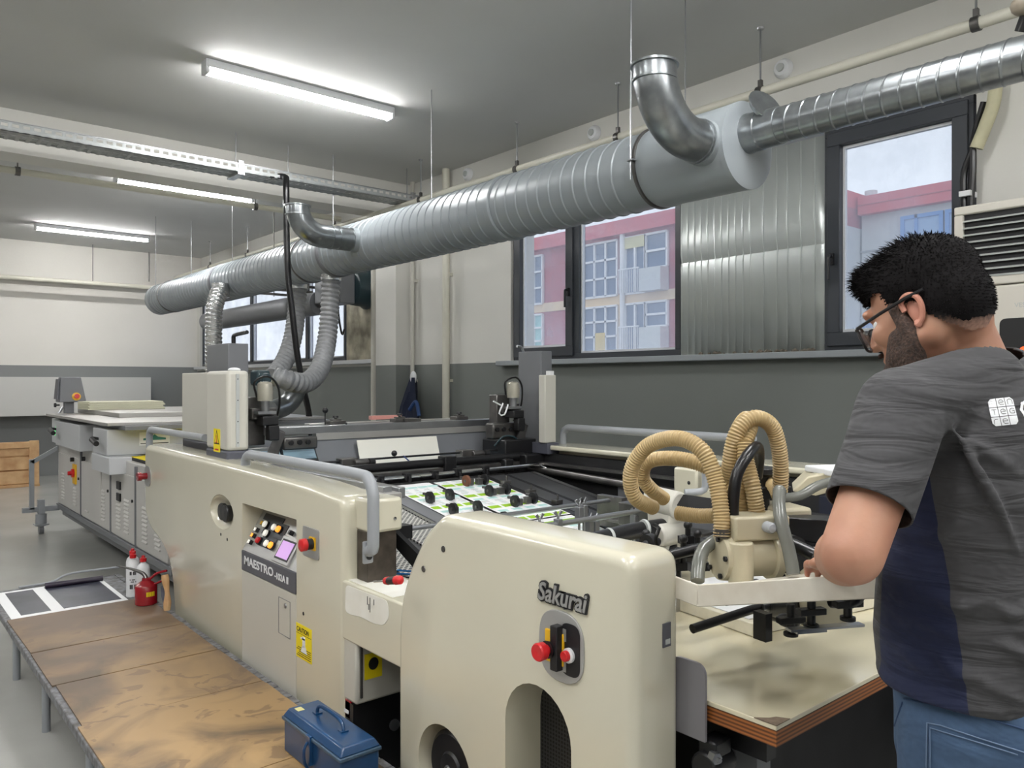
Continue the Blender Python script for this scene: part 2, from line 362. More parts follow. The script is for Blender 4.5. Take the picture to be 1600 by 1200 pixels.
# ------------------------------------------------------------------ fluorescent fittings
LIT = emit('lit_tube_diffuser', (1, .99, .98, 1), TUBE)
L0 = T('tube_light', 'long lit fluorescent fitting on the ceiling, nearest of the three', 'ceiling light', (2.6, 5.45, ZC), 'fluorescent ceiling fittings')
h = MB(); h.box(1.87, 3.34, 5.395, 5.505, ZC-.055, ZC); h.box(1.86, 1.885, 5.40, 5.50, ZC-.094, ZC); h.box(3.325, 3.35, 5.40, 5.50, ZC-.094, ZC)
h.build('housing', WHITEP, L0, bevel=.004)
d = MB(); prof = [(-.042, ZC-.055), (-.045, ZC-.07), (-.03, ZC-.088), (0, ZC-.094), (.03, ZC-.088), (.045, ZC-.07), (.042, ZC-.055)]
d.prism([(5.45+a, z) for a, z in prof], 'x', 1.886, 3.324); d.build('diffuser', LIT, L0)
for x in (2.25, 2.95): MB().box(x-.012, x+.012, 5.40, 5.50, ZC-.04, ZC-.001).build('bracket', STEEL, L0)
dup(L0, (.3, 3.6, 0), 'long lit fluorescent fitting partly behind the cross beam, middle of the three')
dup(L0, (.12, 7.1, 0), 'long lit fluorescent fitting near the back wall, farthest of the three')
for x, y, t in ((-.2, 1.6, 'above the feeder end, out of the photo'), (-.2, -.9, 'unseen, added behind the camera in the right row for more light'), (-4.2, 9.0, 'left row, beyond the beam'), (-4.2, 5.45, 'left row, level with the platform'),
                (-4.2, 1.6, 'left row, beside the camera'), (-4.2, -2.2, 'behind the camera, left row'), (-4.2, 12, 'left row, farthest'), (-3.2, 2.7, 'unseen, added in a middle row left of the press for more light'), (-2.2, .6, 'unseen, added in a middle row above the camera for more light'), (-2.2, -2.8, 'unseen, added in a middle row behind the camera for more light'), (-.2, -3.0, 'unseen, added far behind the camera in the right row for more light')):
    dup(L0, (x, y-5.45, 0), 'long lit fluorescent fitting on the ceiling, '+t)  # middle row and rear right-row fittings are unseen additions that brighten the near end
# ------------------------------------------------------------------ cable tray, hanging cable
ty = 6.86; tz = 3.33; tr = T('cable_tray', 'perforated galvanised cable tray hung below the ceiling in front of the beam', 'cable tray', (0, ty, tz))
TRM = mat('perforated_tray', S(168,172,172), .4, .4); nt = TRM.node_tree; n = nt.nodes
tc = n.new('ShaderNodeTexCoord'); sp = n.new('ShaderNodeSeparateXYZ'); nt.links.new(tc.outputs['Object'], sp.inputs[0])
wv = n.new('ShaderNodeMath'); wv.operation = 'PINGPONG'; wv.inputs[1].default_value = .035; nt.links.new(sp.outputs[0], wv.inputs[0])
gt = n.new('ShaderNodeMath'); gt.operation = 'GREATER_THAN'; gt.inputs[1].default_value = .013; nt.links.new(wv.outputs[0], gt.inputs[0])
yy = n.new('ShaderNodeMath'); yy.operation = 'ADD'; nt.links.new(sp.outputs[1], yy.inputs[0]); nt.links.new(sp.outputs[2], yy.inputs[1])
w2 = n.new('ShaderNodeMath'); w2.operation = 'PINGPONG'; w2.inputs[1].default_value = .024; nt.links.new(yy.outputs[0], w2.inputs[0])
g2 = n.new('ShaderNodeMath'); g2.operation = 'GREATER_THAN'; g2.inputs[1].default_value = .011; nt.links.new(w2.outputs[0], g2.inputs[0])
an = n.new('ShaderNodeMath'); an.operation = 'MULTIPLY'; nt.links.new(gt.outputs[0], an.inputs[0]); nt.links.new(g2.outputs[0], an.inputs[1])
iv = n.new('ShaderNodeMath'); iv.operation = 'SUBTRACT'; iv.inputs[0].default_value = 1; nt.links.new(an.outputs[0], iv.inputs[1]); nt.links.new(iv.outputs[0], n['Principled BSDF'].inputs['Alpha'])
t = MB(); t.box(-5.4, 4.72, ty-.12, ty+.12, tz, tz+.003); t.box(-5.4, 4.72, ty-.12, ty-.117, tz, tz+.075); t.box(-5.4, 4.72, ty+.117, ty+.12, tz, tz+.075)
t.build('tray', TRM, tr, smooth=False)
t = MB(); t.box(-5.4, 4.72, ty-.125, ty-.085, tz+.07, tz+.077); t.box(-5.4, 4.72, ty+.115, ty+.125, tz+.07, tz+.077); t.build('rim', STEEL, tr)
for k in range(3): MB().tube([(-5.3, ty-.05+k*.04, tz+.013), (-2, ty-.04+k*.045, tz+.015), (1.2, ty-.055+k*.04, tz+.013), (2.6+k*.4, ty-.04+k*.03, tz+.013)], .011, 8, step=.2).build('cable', WHITEP if k else PGREY, tr)
for x in (.62, 2.62, 4.4, -1.6, -3.8):
    MB().cyl((x, ty-.0, tz-.02), (x, ty, ZC), .005, seg=8).build('hanger_rod', STEEL, tr)
    MB().box(x-.03, x+.03, ty-.13, ty+.13, tz-.022, tz-.003).box(x-.022, x+.022, ty-.1, ty-.126, tz-.02, tz+.1).build('hanger_bracket', STEEL, tr)
o = MB().tube([(2.95, 6.86, 3.36), (3.01, 6.72, 3.35)]+[(x_, 6.62, z_) for x_, z_ in ((2.98, 3.25), (2.985, 2.78), (3.0, 2.43), (3.03, 2.19), (3.07, 1.85), (3.12, 1.55), (3.19, 1.24), (3.22, 1.0))], .028, 12, step=.05).build('hanging_cable', RUB)
tag(o, 'thick black cable hanging from the cable tray down behind the press', 'cable')
# ------------------------------------------------------------------ pipes
pz = 3.30; px = 4.33
p = T('ceiling_pipe', 'long cream painted pipe running below the ceiling along the window wall', 'pipe', (px, 4, pz))
MB().cyl((px, -4.9, pz), (px, 14.1, pz), .03, seg=16).build('pipe', CREAMPIPE, p)
for y in (-1.9, .2, 1.5, 2.72, 3.9, 5.04, 6.5, 8.3, 9.6, 10.9, 12.4):
    c_ = MB().cyl((px, y-.02, pz), (px, y+.02, pz), .038, seg=16).box(px-.012, px+.012, y-.012, y+.012, pz+.03, pz+.075).build('clamp', DSTEEL, p)
    MB().cyl((px, y, pz+.06), (px, y, ZC), .006, seg=8).rings((px, y, ZC-.012), UP, [(0, .02), (.012, .024)], 12).build('hanger_rod', STEEL, p)
p = T('cross_pipe', 'cream pipe crossing the far bay below the ceiling just past the beam', 'pipe', (0, 8.1, 3.36))
MB().cyl((-5.4, 8.1, 3.36), (4.3, 8.1, 3.36), .03, seg=14).build('pipe', CREAMPIPE, p)
for x in (-3, -.9, 1.15, 3.3): MB().cyl((x, 8.1, 3.32), (x, 8.1, ZC), .006, seg=8).cyl((x-.02, 8.1, 3.36), (x+.02, 8.1, 3.36), .04).build('hanger_rod', DSTEEL, p)
p = T('conduit_pipe', 'pale pipe running along the back wall below its beam', 'pipe', (0, 14.0, 3.08))
MB().cyl((-5.4, 13.9, 3.08), (4.2, 13.9, 3.08), .035, seg=14).build('pipe', CREAMPIPE, p)
for x in (-2, .5, 3.0): MB().cyl((x, 13.9, 3.05), (x, 13.9, ZC), .006, seg=8).build('hanger_rod', DSTEEL, p)
VP = []
for y, x, r, z0, m_, lb in ((8.02, 4.70, .045, 0, WPAINT, 'thick wall-coloured vertical pipe beside the far window, left of the column'), (7.28, 4.74, .022, 0, WPAINT, 'thin vertical pipe running down the right side of the column'), (6.62, 4.72, .04, 0, CREAMPIPE, 'plain cream vertical pipe on the wall between column and window')):
    p = MB().cyl((x, y, z0), (x, y, ZC-.001), r, seg=16)
    for z in (.5, 1.5, 2.6): p.box(x, XW, y-.015, y+.015, z, z+.03)
    tag(p.build('wall_pipe', m_), lb, 'pipe')
for k, (y, bz_) in enumerate(((2.835, 3.60), (4.578, 3.59), (6.331, 3.60))):
    p_ = T('alarm_bell', 'small round white box high on the wall above the pipe, '+['nearest the camera', 'middle of the three', 'farthest along the wall'][k], 'wall fitting', (XW, y, bz_), 'round wall boxes above the pipe')
    MB().rings((XW, y, bz_), (-1,0,0), [(0, .065), (.02, .065), (.045, .05), (.05, .0)], 24).build('housing', WHITEP, p_)
    MB().rings((XW-.04, y, bz_), (-1,0,0), [(0, .03), (.02, .026), (.022, 0)], 16).build('boss', PGREY, p_)
o = MB().cyl((3.9, 14.1, 3.2), (3.9, 14.1, ZC), .01).build('thin_rod', DSTEEL); tag(o, 'thin rod hanging from the ceiling near the far corner', 'rod')
# ================================================================== VENTILATION DUCT
DX = 3.36; DZ = 2.657; DR = .205
D = T('ventilation_duct', 'large grey spiral ventilation duct hung across the room above the press with branches and hoses', 'duct', (DX, 6.5, DZ))
def helix(mb, x, z, y0, y1, r, pitch, amp, seg=48, wd=.02, ex=0, ez=0, tilt=1):
    prof = []; y = y0
    while y < y1: prof += [(y, r), (y+pitch-wd, r), (y+pitch-wd*.62, r+amp), (y+pitch-wd*.38, r+amp)]; y += pitch
    R = []
    for yy, rr in prof: R.append([mb.bm.verts.new((x+rr*math.cos(a), yy+tilt*pitch*a/(2*PI), z+rr*math.sin(a))) for a in [2*PI*k/seg for k in range(seg+1)]])
    for A, B in zip(R, R[1:]):
        for k in range(seg): mb._f([A[k], B[k], B[k+1], A[k+1]])
    return mb
m = helix(MB(), DX, DZ, 2.75, 11.5, DR, .1, .006, wd=.016); m.build('spiral_duct', DUCTP, D, ang=18)
MB().rings((DX, 2.19, DZ), (0,1,0), [(0, DR+.004), (.02, DR+.006), (.44, DR+.004), (.46, DR+.01), (.50, DR+.01), (.54, DR), (.65, DR-.002)], 48).build('end_section', DUCTP, D)
MB().rings((DX, 2.175, DZ), (0,1,0), [(0, DR-.01), (.005, DR+.008), (.03, DR+.008)], 48).build('end_cap', DUCTP, D)
MB().rings((DX, 11.45, DZ), (0,1,0), [(0, DR+.006), (.12, DR+.006), (.13, 0)], 48).build('end_cap', DUCTP, D)
for y in (3.95, 6.35, 9.05): MB().rings((DX, y, DZ), (0,1,0), [(0, DR+.004), (.01, DR+.012), (.05, DR+.012), (.06, DR+.004)], 48).build('clamp_band', DUCTP if y < 4 else MIDG, D)
for y in (2.72, 6.9, 11.0): 
    MB().rings((DX, y, DZ), (0,1,0), [(0, DR+.003), (.002, DR+.013), (.018, DR+.013), (.02, DR+.003)], 48).build('hanger_band', DSTEEL, D)
    for s in (-1, 1):
        MB().cyl((DX+s*(DR+.025), y+.01, DZ-.1), (DX+s*(DR+.025), y+.01, ZC), .004, seg=8).box(DX+s*(DR+.005)-.03, DX+s*(DR+.005)+.03, y-.012, y+.03, DZ+.0, DZ+.008).build('hanger_rod', STEEL, D)
for y in (4.9, 8.9): MB().cyl((DX-.0, y, DZ+DR), (DX, y, ZC), .004, seg=8).build('hanger_rod', STEEL, D)
def elbow(y, xv, R, zt, r):
    e = MB(); zc = DZ
    path = [(DX-.17, zc)]
    for k in range(0, 17): a = PI/2*k/16; path.append((xv+R-R*math.sin(a), zc+R-R*math.cos(a)))
    pts = [Vector((x, y, z)) for x, z in path]+[Vector((xv, y, zt))]
    e.tube(pts, r, 32, smooth=False, cap=False)
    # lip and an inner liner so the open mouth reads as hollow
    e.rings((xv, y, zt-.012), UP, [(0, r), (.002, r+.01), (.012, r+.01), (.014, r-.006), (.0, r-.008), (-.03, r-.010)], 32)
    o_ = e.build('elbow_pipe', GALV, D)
    MB().rings((xv, y, zt-.04), UP, [(0, r-.008), (.002, .0)], 24).build('mouth_shade_disc', DARK, o_)  # dark disc paints in the shade of the hollow mouth
    s = MB()
    for x in ([DX-.23, DX-.255] if xv > 2.75 else [DX-.24, DX-.36, DX-.42]): s.rings((x, y, zc), (1,0,0), [(0, r), (.002, r+.006), (.012, r+.006), (.014, r)], 32)
    s.rings((xv, y, zt-.08), UP, [(0, r), (.002, r+.004), (.01, r+.004), (.012, r)], 32)
    s.build('seam', GALV, o_)
    MB().rings((DX-.235, y, zc), (1,0,0), [(0, r+.008), (.1, r+.009), (.12, r+.02)], 32).build('collar', DUCTP, D)
elbow(2.30, 2.80, .27, DZ+.285, .100); elbow(5.72, 2.67, .20, DZ+.215, .092)
sz = DZ+.055; sr = .083
m = MB(); helix(m, DX, sz, -4.9, 2.12, sr, .074, .003, 32, .012, tilt=1); m.build('spiral_branch_pipe', GALV, D, ang=18)
MB().rings((DX, 2.0, sz), (0,1,0), [(0, sr+.004), (.012, sr+.006), (.1, sr+.006), (.105, sr+.010), (.15, sr+.010), (.16, sr+.014), (.175, sr+.014)], 32).build('branch_collar', GALV, D)
MB().rings((DX-.02, 2.09, DZ+.15), (-.3,-1,.55), [(0, .07), (.02, .07), (.022, .09), (.028, .09)], 24).build('flange', GALV, D)
for y in (-3, -.4): MB().cyl((DX, y, sz+sr), (DX, y, ZC), .004, seg=8).build('hanger_rod', STEEL, D)
# wire-ribbed hoses dropping from the duct
def hose(pts, r, pitch=.045, amp=.006, m_=FLEX): return MB().tube(pts, r, 24, pitch=pitch, amp=amp, step=pitch/5, wind=1).build('flexible_hose', m_, D)
def ydp(u, v, Y): return atY(u, v, Y)
hose([ydp(517, 425, 6.5), ydp(516, 470, 6.5), ydp(511, 530, 6.45), ydp(500, 575, 6.3), ydp(478, 598, 6.15), ydp(448, 594, 6.1), ydp(428, 588, 6.15)], .082)
hose([ydp(466, 438, 7.3), ydp(464, 480, 7.3), ydp(457, 530, 7.2), ydp(444, 565, 7.1), ydp(428, 588, 7.0)], .085)
hose([ydp(344, 452, 8.6), ydp(338, 470, 8.5), ydp(334, 495, 8.45), ydp(334, 560, 8.4), ydp(334, 610, 8.4), ydp(334, 633, 8.4)], .085, m_=FOIL)
for u, v, Y in ((517, 428, 6.5), (466, 442, 7.3), (345, 456, 8.6)):
    q = ydp(u, v, Y); MB().rings(q+Vector((0,0,-.06)), UP, [(0, .093), (.15, .093)], 24).build('hose_collar', FOIL, D)
o = MB().tube([ydp(452, 596, 6.35), ydp(462, 612, 6.35), ydp(448, 632, 6.35), ydp(425, 642, 6.3)], .085, 24, step=.04).build('elbow_pipe', GALV, D)
# second, darker duct and extractor behind
E = T('extractor_fan', 'dark grey extractor fan with duct and box behind the large duct near the far window', 'extractor', (4.35, 8.4, 2.35))
q = atY(567, 452, 8.3)
MB().rings(q+Vector((-.16,0,0)), (1,0,0), [(0, .17), (.02, .2), (.16, .21), (.2, .24), (.22, .24), (.24, .18), (.26, .0)], 28).build('fan_housing', TEALD, E)
MB().box(q.x-.5, q.x-.16, 8.2, 8.55, q.z-.19, q.z+.16).build('motor_box', MIDG, E, bevel=.01)
MB().cyl((4.3, 8.6, 2.44), (4.3, 12.4, 2.44), .14, seg=28).build('duct', MIDG, E)
MB().tube([(q.x-.4, 8.15, q.z-.1), (q.x-.42, 8.12, q.z-.3), (q.x-.36, 8.15, q.z-.55), (q.x-.3, 8.2, q.z-.5)], .012, 8).build('power_cable', RUB, E)
r = MB()
for k in range(3): r.box(3.5+k*.02, 4.5, 8.7+k*.5, 8.73+k*.5, 2.62, 2.65)
for yy_ in (8.7, 9.7): r.cyl((4.2, yy_, 2.6), (4.2, yy_, ZC), .006)
r.box(4.0, 4.03, 8.6, 13, 2.62, 2.65); r.build('support_frame', DSTEEL, E)
# ================================================================== SCREEN PRINTING PRESS
PR = T('screen_printing_press', 'long cream screen printing press filling the middle of the room', 'printing machine', (2.4, 3.0, 0))
def boolbake(base, cutters):                    # cut real recesses into a cover and keep only the result
    cut = []
    for i, mb in enumerate(cutters):
        bmesh.ops.recalc_face_normals(mb.bm, faces=mb.bm.faces)
        me = bpy.data.meshes.new('c'); mb.bm.to_mesh(me); mb.bm.free(); o = bpy.data.objects.new('c', me); COL.objects.link(o); o.location = -ORG[base.name]+base.location; cut.append(o)
        if base.parent: o.location = base.parent.location-ORG[base.name]
        k = base.modifiers.new('b', 'BOOLEAN'); k.operation = 'DIFFERENCE'; k.object = o; k.solver = 'EXACT'
    bpy.context.view_layer.update()
    dg = bpy.context.evaluated_depsgraph_get(); me = bpy.data.meshes.new_from_object(base.evaluated_get(dg)); base.modifiers.clear(); base.data = me
    for p in me.polygons: p.use_smooth = True
    me.set_sharp_from_angle(angle=math.radians(32))
    for o in cut: bpy.data.objects.remove(o)
def yz(u, v, X=1.35): p = atX(u, v, X); return (p.y, p.z)
def roundpoly(pts, r, n=5):
    out = []; N = len(pts)
    for i in range(N):
        p = Vector(pts[i]).to_2d() if len(pts[i]) > 2 else Vector(pts[i]); a = Vector(pts[i-1]); b = Vector(pts[(i+1) % N])
        rr = r[i] if isinstance(r, (list, tuple)) else r
        if rr <= 0: out.append(tuple(p)); continue
        da = (a-p).normalized(); db = (b-p).normalized(); rr = min(rr, (a-p).length*.48, (b-p).length*.48)
        s, e = p+da*rr, p+db*rr
        for k in range(n+1):
            t = k/n; out.append(tuple(s*(1-t)**2+p*2*t*(1-t)+e*t*t))
    return out
XA = 1.35
# feeder-end cover with the maker's name
pts = [(1.166, .05), (1.166, 1.105), (1.925, 1.105), (2.015, 1.035), (2.10, .92), (2.155, .80), (2.168, .70), (2.168, .05)]
pts = roundpoly(pts, [0, .05, .03, .04, .06, .05, .06, 0])
cov = MB().prism(pts, 'x', XA, 1.52).build('feeder_cover', CREAM, PR, bevel=.032, seg=5)
ar = [(1.62, .12), (1.62, .595)]+[(1.494+.126*math.cos(a), .595+.126*math.sin(a)) for a in [PI*k/14 for k in range(1, 14)]]+[(1.368, .595), (1.368, .12)]
ci = [(1.905+.135*math.cos(a), .343+.135*math.sin(a)) for a in [2*PI*k/40 for k in range(40)]]
boolbake(cov, [MB().prism(ar, 'x', 1.2, 1.486), MB().prism(ci, 'x', 1.2, 1.45)])
GRIL = mat('black_perforated_grille', S(30,30,31), .5, .3); nt = GRIL.node_tree; n = nt.nodes
vo = n.new('ShaderNodeTexVoronoi'); vo.inputs['Scale'].default_value = 90; vo.inputs['Randomness'].default_value = 0; tc = n.new('ShaderNodeTexCoord'); nt.links.new(tc.outputs['Object'], vo.inputs['Vector'])
rp = n.new('ShaderNodeValToRGB'); rp.color_ramp.elements[0].position = .25; rp.color_ramp.elements[0].color = (.002,.002,.002,1); rp.color_ramp.elements[1].position = .4; rp.color_ramp.elements[1].color = (.035,.035,.037,1)
nt.links.new(vo.outputs['Distance'], rp.inputs['Fac']); nt.links.new(rp.outputs['Color'], n['Principled BSDF'].inputs['Base Color'])
ar2 = [(y*.985+.02, z) for y, z in ar]; MB().prism(ar, 'x', 1.478, 1.4865).build('grille', GRIL, PR)
hw = MB().rings((1.449, 1.905, .343), (-1,0,0), [(0, .03), (.03, .03), (.031, .1), (.045, .112), (.065, .112), (.075, .1), (.072, .05), (.08, .045), (.085, 0)], 40).build('handwheel', BLACK, PR)
MB().rings((1.365, 1.905, .343), (-1,0,0), [(0, .014), (.006, .012), (.007, 0)], 16).build('bolt', STEEL, hw)
# maker's name plate
p0 = atX(843, 934, XA)
nm = text('Sakurai', .064, (XA-.0035, p0.y, p0.z), SX, UP, INK, 'maker_name', PR, .0025, .0052, .2, sx=.92, space=1.0)
text('Sakurai', .064, (XA-.0065, p0.y, p0.z), SX, UP, SILV, 'lettering', nm, .0015, .0012, .2, sx=.92, space=1.0)
# stop button plate
yc, zc = yz(878, 1010)
def stad(yc, zc, w, h, r): return roundpoly([(yc-w/2, zc-h/2), (yc-w/2, zc+h/2), (yc+w/2, zc+h/2), (yc+w/2, zc-h/2)], r, 8)
pl = MB().prism(stad(yc, zc, .158, .176, .078), 'x', XA-.005, XA+.004).build('button_plate', SILV, PR, bevel=.0015)
MB().prism(stad(yc-.035, zc, .066, .128, .028), 'x', XA-.0065, XA-.004).build('black_insert', INK, pl)
MB().box(XA-.03, XA-.004, yc-.012, yc+.012, zc-.055, zc+.055).build('switch_block', BLACK, pl, bevel=.002)
MB().box(XA-.012, XA-.004, yc-.016, yc+.05, zc-.045, zc+.035).build('yellow_backing', YEL, pl, bevel=.002)
MB().rings((XA-.012, yc+.018, zc-.006), (-1,0,0), [(0, .016), (.014, .016), (.015, .02), (.022, .022)], 24).build('collar', BLACK, pl)
MB().rings((XA-.034, yc+.018, zc-.006), (-1,0,0), [(0, .013), (.008, .015), (.012, .0215), (.03, .0225), (.034, .02), (.034, .012), (.031, 0)], 28).build('emergency_button', RED, pl)
MB().rings((XA-.006, yc-.034, zc-.012), (-1,0,0), [(0, .018), (.008, .018), (.009, .014)], 24).build('button_ring', WHITEP, pl)
MB().rings((XA-.014, yc-.032, zc-.012), (-1,0,0), [(0, .013), (.01, .013), (.012, .011), (.0125, 0)], 24).build('red_button', RED, pl)
for dz in (.03, -.045): MB().box(XA-.009, XA-.006, yc-.022, yc-.010, zc+dz-.012, zc+dz+.018).build('legend', SILV, pl)
for q in ((693, 858), (662, 889)):
    MB().rings(atX(*q, XA)+Vector((-.001,0,0)), (-1,0,0), [(0, .010), (.002, .009), (.0025, 0)], 16).build('screw', DSTEEL, PR)
# small plate on the rounded end
q = atY(1041, 992, 1.166); st = MB().box(q.x-.014, q.x+.014, 1.163, 1.168, q.z-.028, q.z+.028).build('rating_plate', DARKG, PR)
MB().box(q.x-.006, q.x+.011, 1.1625, 1.164, q.z-.022, q.z-.010).build('lettering', PGREY, st)
# connector between the two covers
cn = MB().prism(roundpoly([(2.10, .58), (2.10, .79), (2.56, .79), (2.56, .58)], [.0, .01, .02, .03]), 'x', XA+.004, 1.55).build('connector_cover', CREAM, PR, bevel=.02, seg=3)
q = yz(577, 985)
wp = roundpoly([yz(539, 914), yz(604, 939), yz(607, 965), yz(598, 978), yz(583, 975), yz(562, 964), yz(546, 961), yz(538, 955)], .02, 4)
MB().prism(wp, 'x', XA+.0025, XA+.005).prism([(y, x) for x, y in [(2.22, 1.37), (2.22, 1.53), (2.54, 1.53), (2.54, 1.37)]], 'z', .790, .7915).build('worn_paint_patch', CREAMW, cn)
k = MB()
for u, v0, v1 in ((574, 932, 945), (578, 934, 957), (584, 937, 946), (576, 944, 953)):
    a = atX(u, v0, XA+.002); b = atX(u, v1, XA+.002); k.box(XA+.001, XA+.0025, a.y-.0012, a.y+.0012, b.z, a.z)
k.tube([(XA+.012, 2.50, .785), (XA+.012, 2.38, .786), (XA+.010, 2.24, .783), (XA+.012, 2.2, .786)], .0025, 6); k.build('ink_drips', INK, cn)
# control-side cover
pts = [yz(225, 694), yz(310, 714), yz(400, 736), yz(475, 756), (2.52, 1.085), (2.52, .2), (4.42, .2), yz(268, 905), yz(262, 872), yz(250, 848), yz(233, 826), yz(225, 800)]
pts = roundpoly(pts, [.06, 0, 0, 0, .05, 0, 0, .05, .08, .1, .08, .08])
cc = MB().prism(pts, 'x', XA, 1.525).build('control_cover', CREAM, PR, bevel=.03, seg=5)
zt, zb = .958, .747; y0, y1 = 2.905, 3.462
el = [(yz(346, 800)[0]+.135*math.cos(a), yz(346, 800)[1]+.075*math.sin(a)) for a in [2*PI*k/36 for k in range(36)]]
wedge = [(1.2, zt), (1.2, .20), (1.3545, .20), (1.3545, zb), (1.46, .925), (1.46, zt)]
boolbake(cc, [MB().prism(wedge, 'y', y0, y1), MB().ball((XA-.004, *yz(346, 800)), (.055, .15, .082), 32)])
# slanted console
sd = Vector((.1055, 0, .178)).normalized(); sn = Vector((-sd.z, 0, sd.x))
pc = Vector((1.3545, 0, zb)); LT = math.hypot(.1055, .178)
con = MB().obox(pc+sd*LT/2+Vector((0, (y0+y1)/2, 0))+sn*.002, (0,1,0), sd, sn, (y1-y0)/2-.001, LT/2, .003).build('control_console', SILV, PR)
fas = MB().box(1.346, 1.3545, y0+.001, y1-.001, .662, .748).build('name_fascia', DARKG, PR, bevel=.002)
text('MAESTRO', .05, (1.3455, 3.43, .693), SX, UP, WINK, 'lettering', fas, .0005, .0012, sx=1.42)
text('-102A II', .038, (1.3455, 3.105, .690), SX, UP, WINK, 'lettering', fas, .0005, .0009, sx=1.15, space=.95)
door = MB().box(1.348, 1.3545, y0+.001, y1-.001, .2, .659).build('cabinet_door', CREAM2, PR, bevel=.002)
a = yz(436, 932); b = yz(454, 999)
rr = MB(); ya, yb, za, zb2 = b[0], a[0], b[1], a[1]
for q in (((ya, yb, zb2-.002, zb2)), (ya, yb, za, za+.002), (ya, ya+.002, za, zb2), (yb-.002, yb, za, zb2)): rr.box(1.3468, 1.3482, *q)
rr.build('hatch_outline', MIDG, door); MB().rings((1.348, (ya+yb)/2-.01, (za+zb2)/2+.05), (-1,0,0), [(0, .011), (.003, .01), (.0035, 0)], 16).build('lock', STEEL, door)
def con_pt(u, v):                                # photo pixel on the slanted console surface
    o = Vector((0,0,H)); d = at(u, v, 1)-o; t = (pc-o).dot(sn)/d.dot(sn); return o+d*t
BT = mat('console_dark_grey', S(62,64,68), .5)
for (u, v, w, h) in ((425, 826, .12, .07), (440, 832, .10, .07), (421, 848, .14, .055), (430, 812, .2, .03)):
    c_ = con_pt(u, v); MB().obox(c_+sn*.007, (0,1,0), sd, sn, w/2, h/2, .0015).build('button_panel', BT, con)
def btn(u, v, r, m_, sq=False):
    c_ = con_pt(u, v)+sn*.008; mb = MB()
    if sq: mb.obox(c_+sn*.006, (0,1,0), sd, sn, r*.9, r*.9, .008)
    else: mb.rings(c_, sn, [(0, r*1.25), (.01, r*1.25), (.0105, r)], 20)
    hs = mb.build('button_housing', BLACK, con)
    if sq: MB().obox(c_+sn*.015, (0,1,0), sd, sn, r*.7, r*.7, .002).build('button_cap', m_, hs)
    else: MB().rings(c_+sn*.0105, sn, [(0, r), (.009, r*.95), (.011, r*.7), (.0115, 0)], 20).build('button_cap', m_, hs)
for u, v, m_ in ((420, 822, WHITEB), (434, 827, WHITEB), (441, 830, ORANGE), (421, 836, WHITEB), (409, 847, RED), (422, 852, WHITEB), (429, 855, ORANGE)): btn(u, v, .0145, m_)
for u, v, m_ in ((405, 830, WHITEB), (400, 839, ORANGE), (395, 849, WHITEB), (459, 835, BLACK), (415, 820, YEL)): btn(u, v, .011, m_, True)
c_ = con_pt(450, 862); fr = MB().obox(c_+sn*.008, (0,1,0), sd, sn, .077, .056, .006).build('screen_frame', SILV, con, bevel=.002)
SCR = emit('violet_screen', S(190,150,205), .5); nt = SCR.node_tree
MB().obox(c_+sn*.0145, (0,1,0), sd, sn, .062, .043, .001).build('bezel', INK, fr); MB().obox(c_+sn*.016, (0,1,0), sd, sn, .054, .035, .0008).build('display', SCR, fr)
# wheel knobs in the oval scoop
for u, v, dx in ((349, 799, .0), (357, 802, .006)):
    c_ = atX(u, v, 1.38); MB().rings((1.401, c_.y, c_.z), (-1,0,0), [(0, .02), (.012, .02), (.013, .038), (.030+dx, .042), (.036+dx, .038), (.036+dx, .02), (.038+dx, 0)], 28).build('adjusting_knob', BLACK, PR)
# emergency stop on the bright plate
p1 = yz(475, 824); p2 = yz(498, 873); ym = (p1[0]+p2[0])/2; zm = (p1[1]+p2[1])/2
pl = MB().prism(stad(ym, zm, .135, .115, .012), 'x', XA-.004, XA+.003).build('button_plate', SILV, PR, bevel=.001)
MB().prism(stad(ym-.02, zm, .05, .05, .005), 'x', XA-.008, XA-.003).build('yellow_backing', YEL, pl)
MB().rings((XA-.008, ym-.02, zm), (-1,0,0), [(0, .021), (.022, .021)], 24).build('collar', BLACK, pl)
MB().rings((XA-.03, ym-.02, zm), (-1,0,0), [(0, .02), (.003, .024), (.022, .024), (.025, .02), (.026, 0)], 24).build('emergency_button', RED, pl)
# far-end stop button
q = atX(231, 744, XA); pl = MB().prism(stad(q.y, q.z, .12, .12, .055), 'x', XA-.004, XA+.003).build('button_plate', SILV, PR)
MB().rings((XA-.004, q.y+.01, q.z), (-1,0,0), [(0, .02), (.03, .02), (.031, .026), (.052, .026), (.054, 0)], 20).build('emergency_button', DRED, pl)
for u, v in ((345, 835), (355, 843), (474, 959), (461, 962), (380, 913), (379, 1006)):
    MB().rings(atX(u, v, XA)+Vector((-.0005,0,0)), (-1,0,0), [(0, .0075), (.001, .007), (.0011, 0)], 12).build('screw_hole', INK, PR)
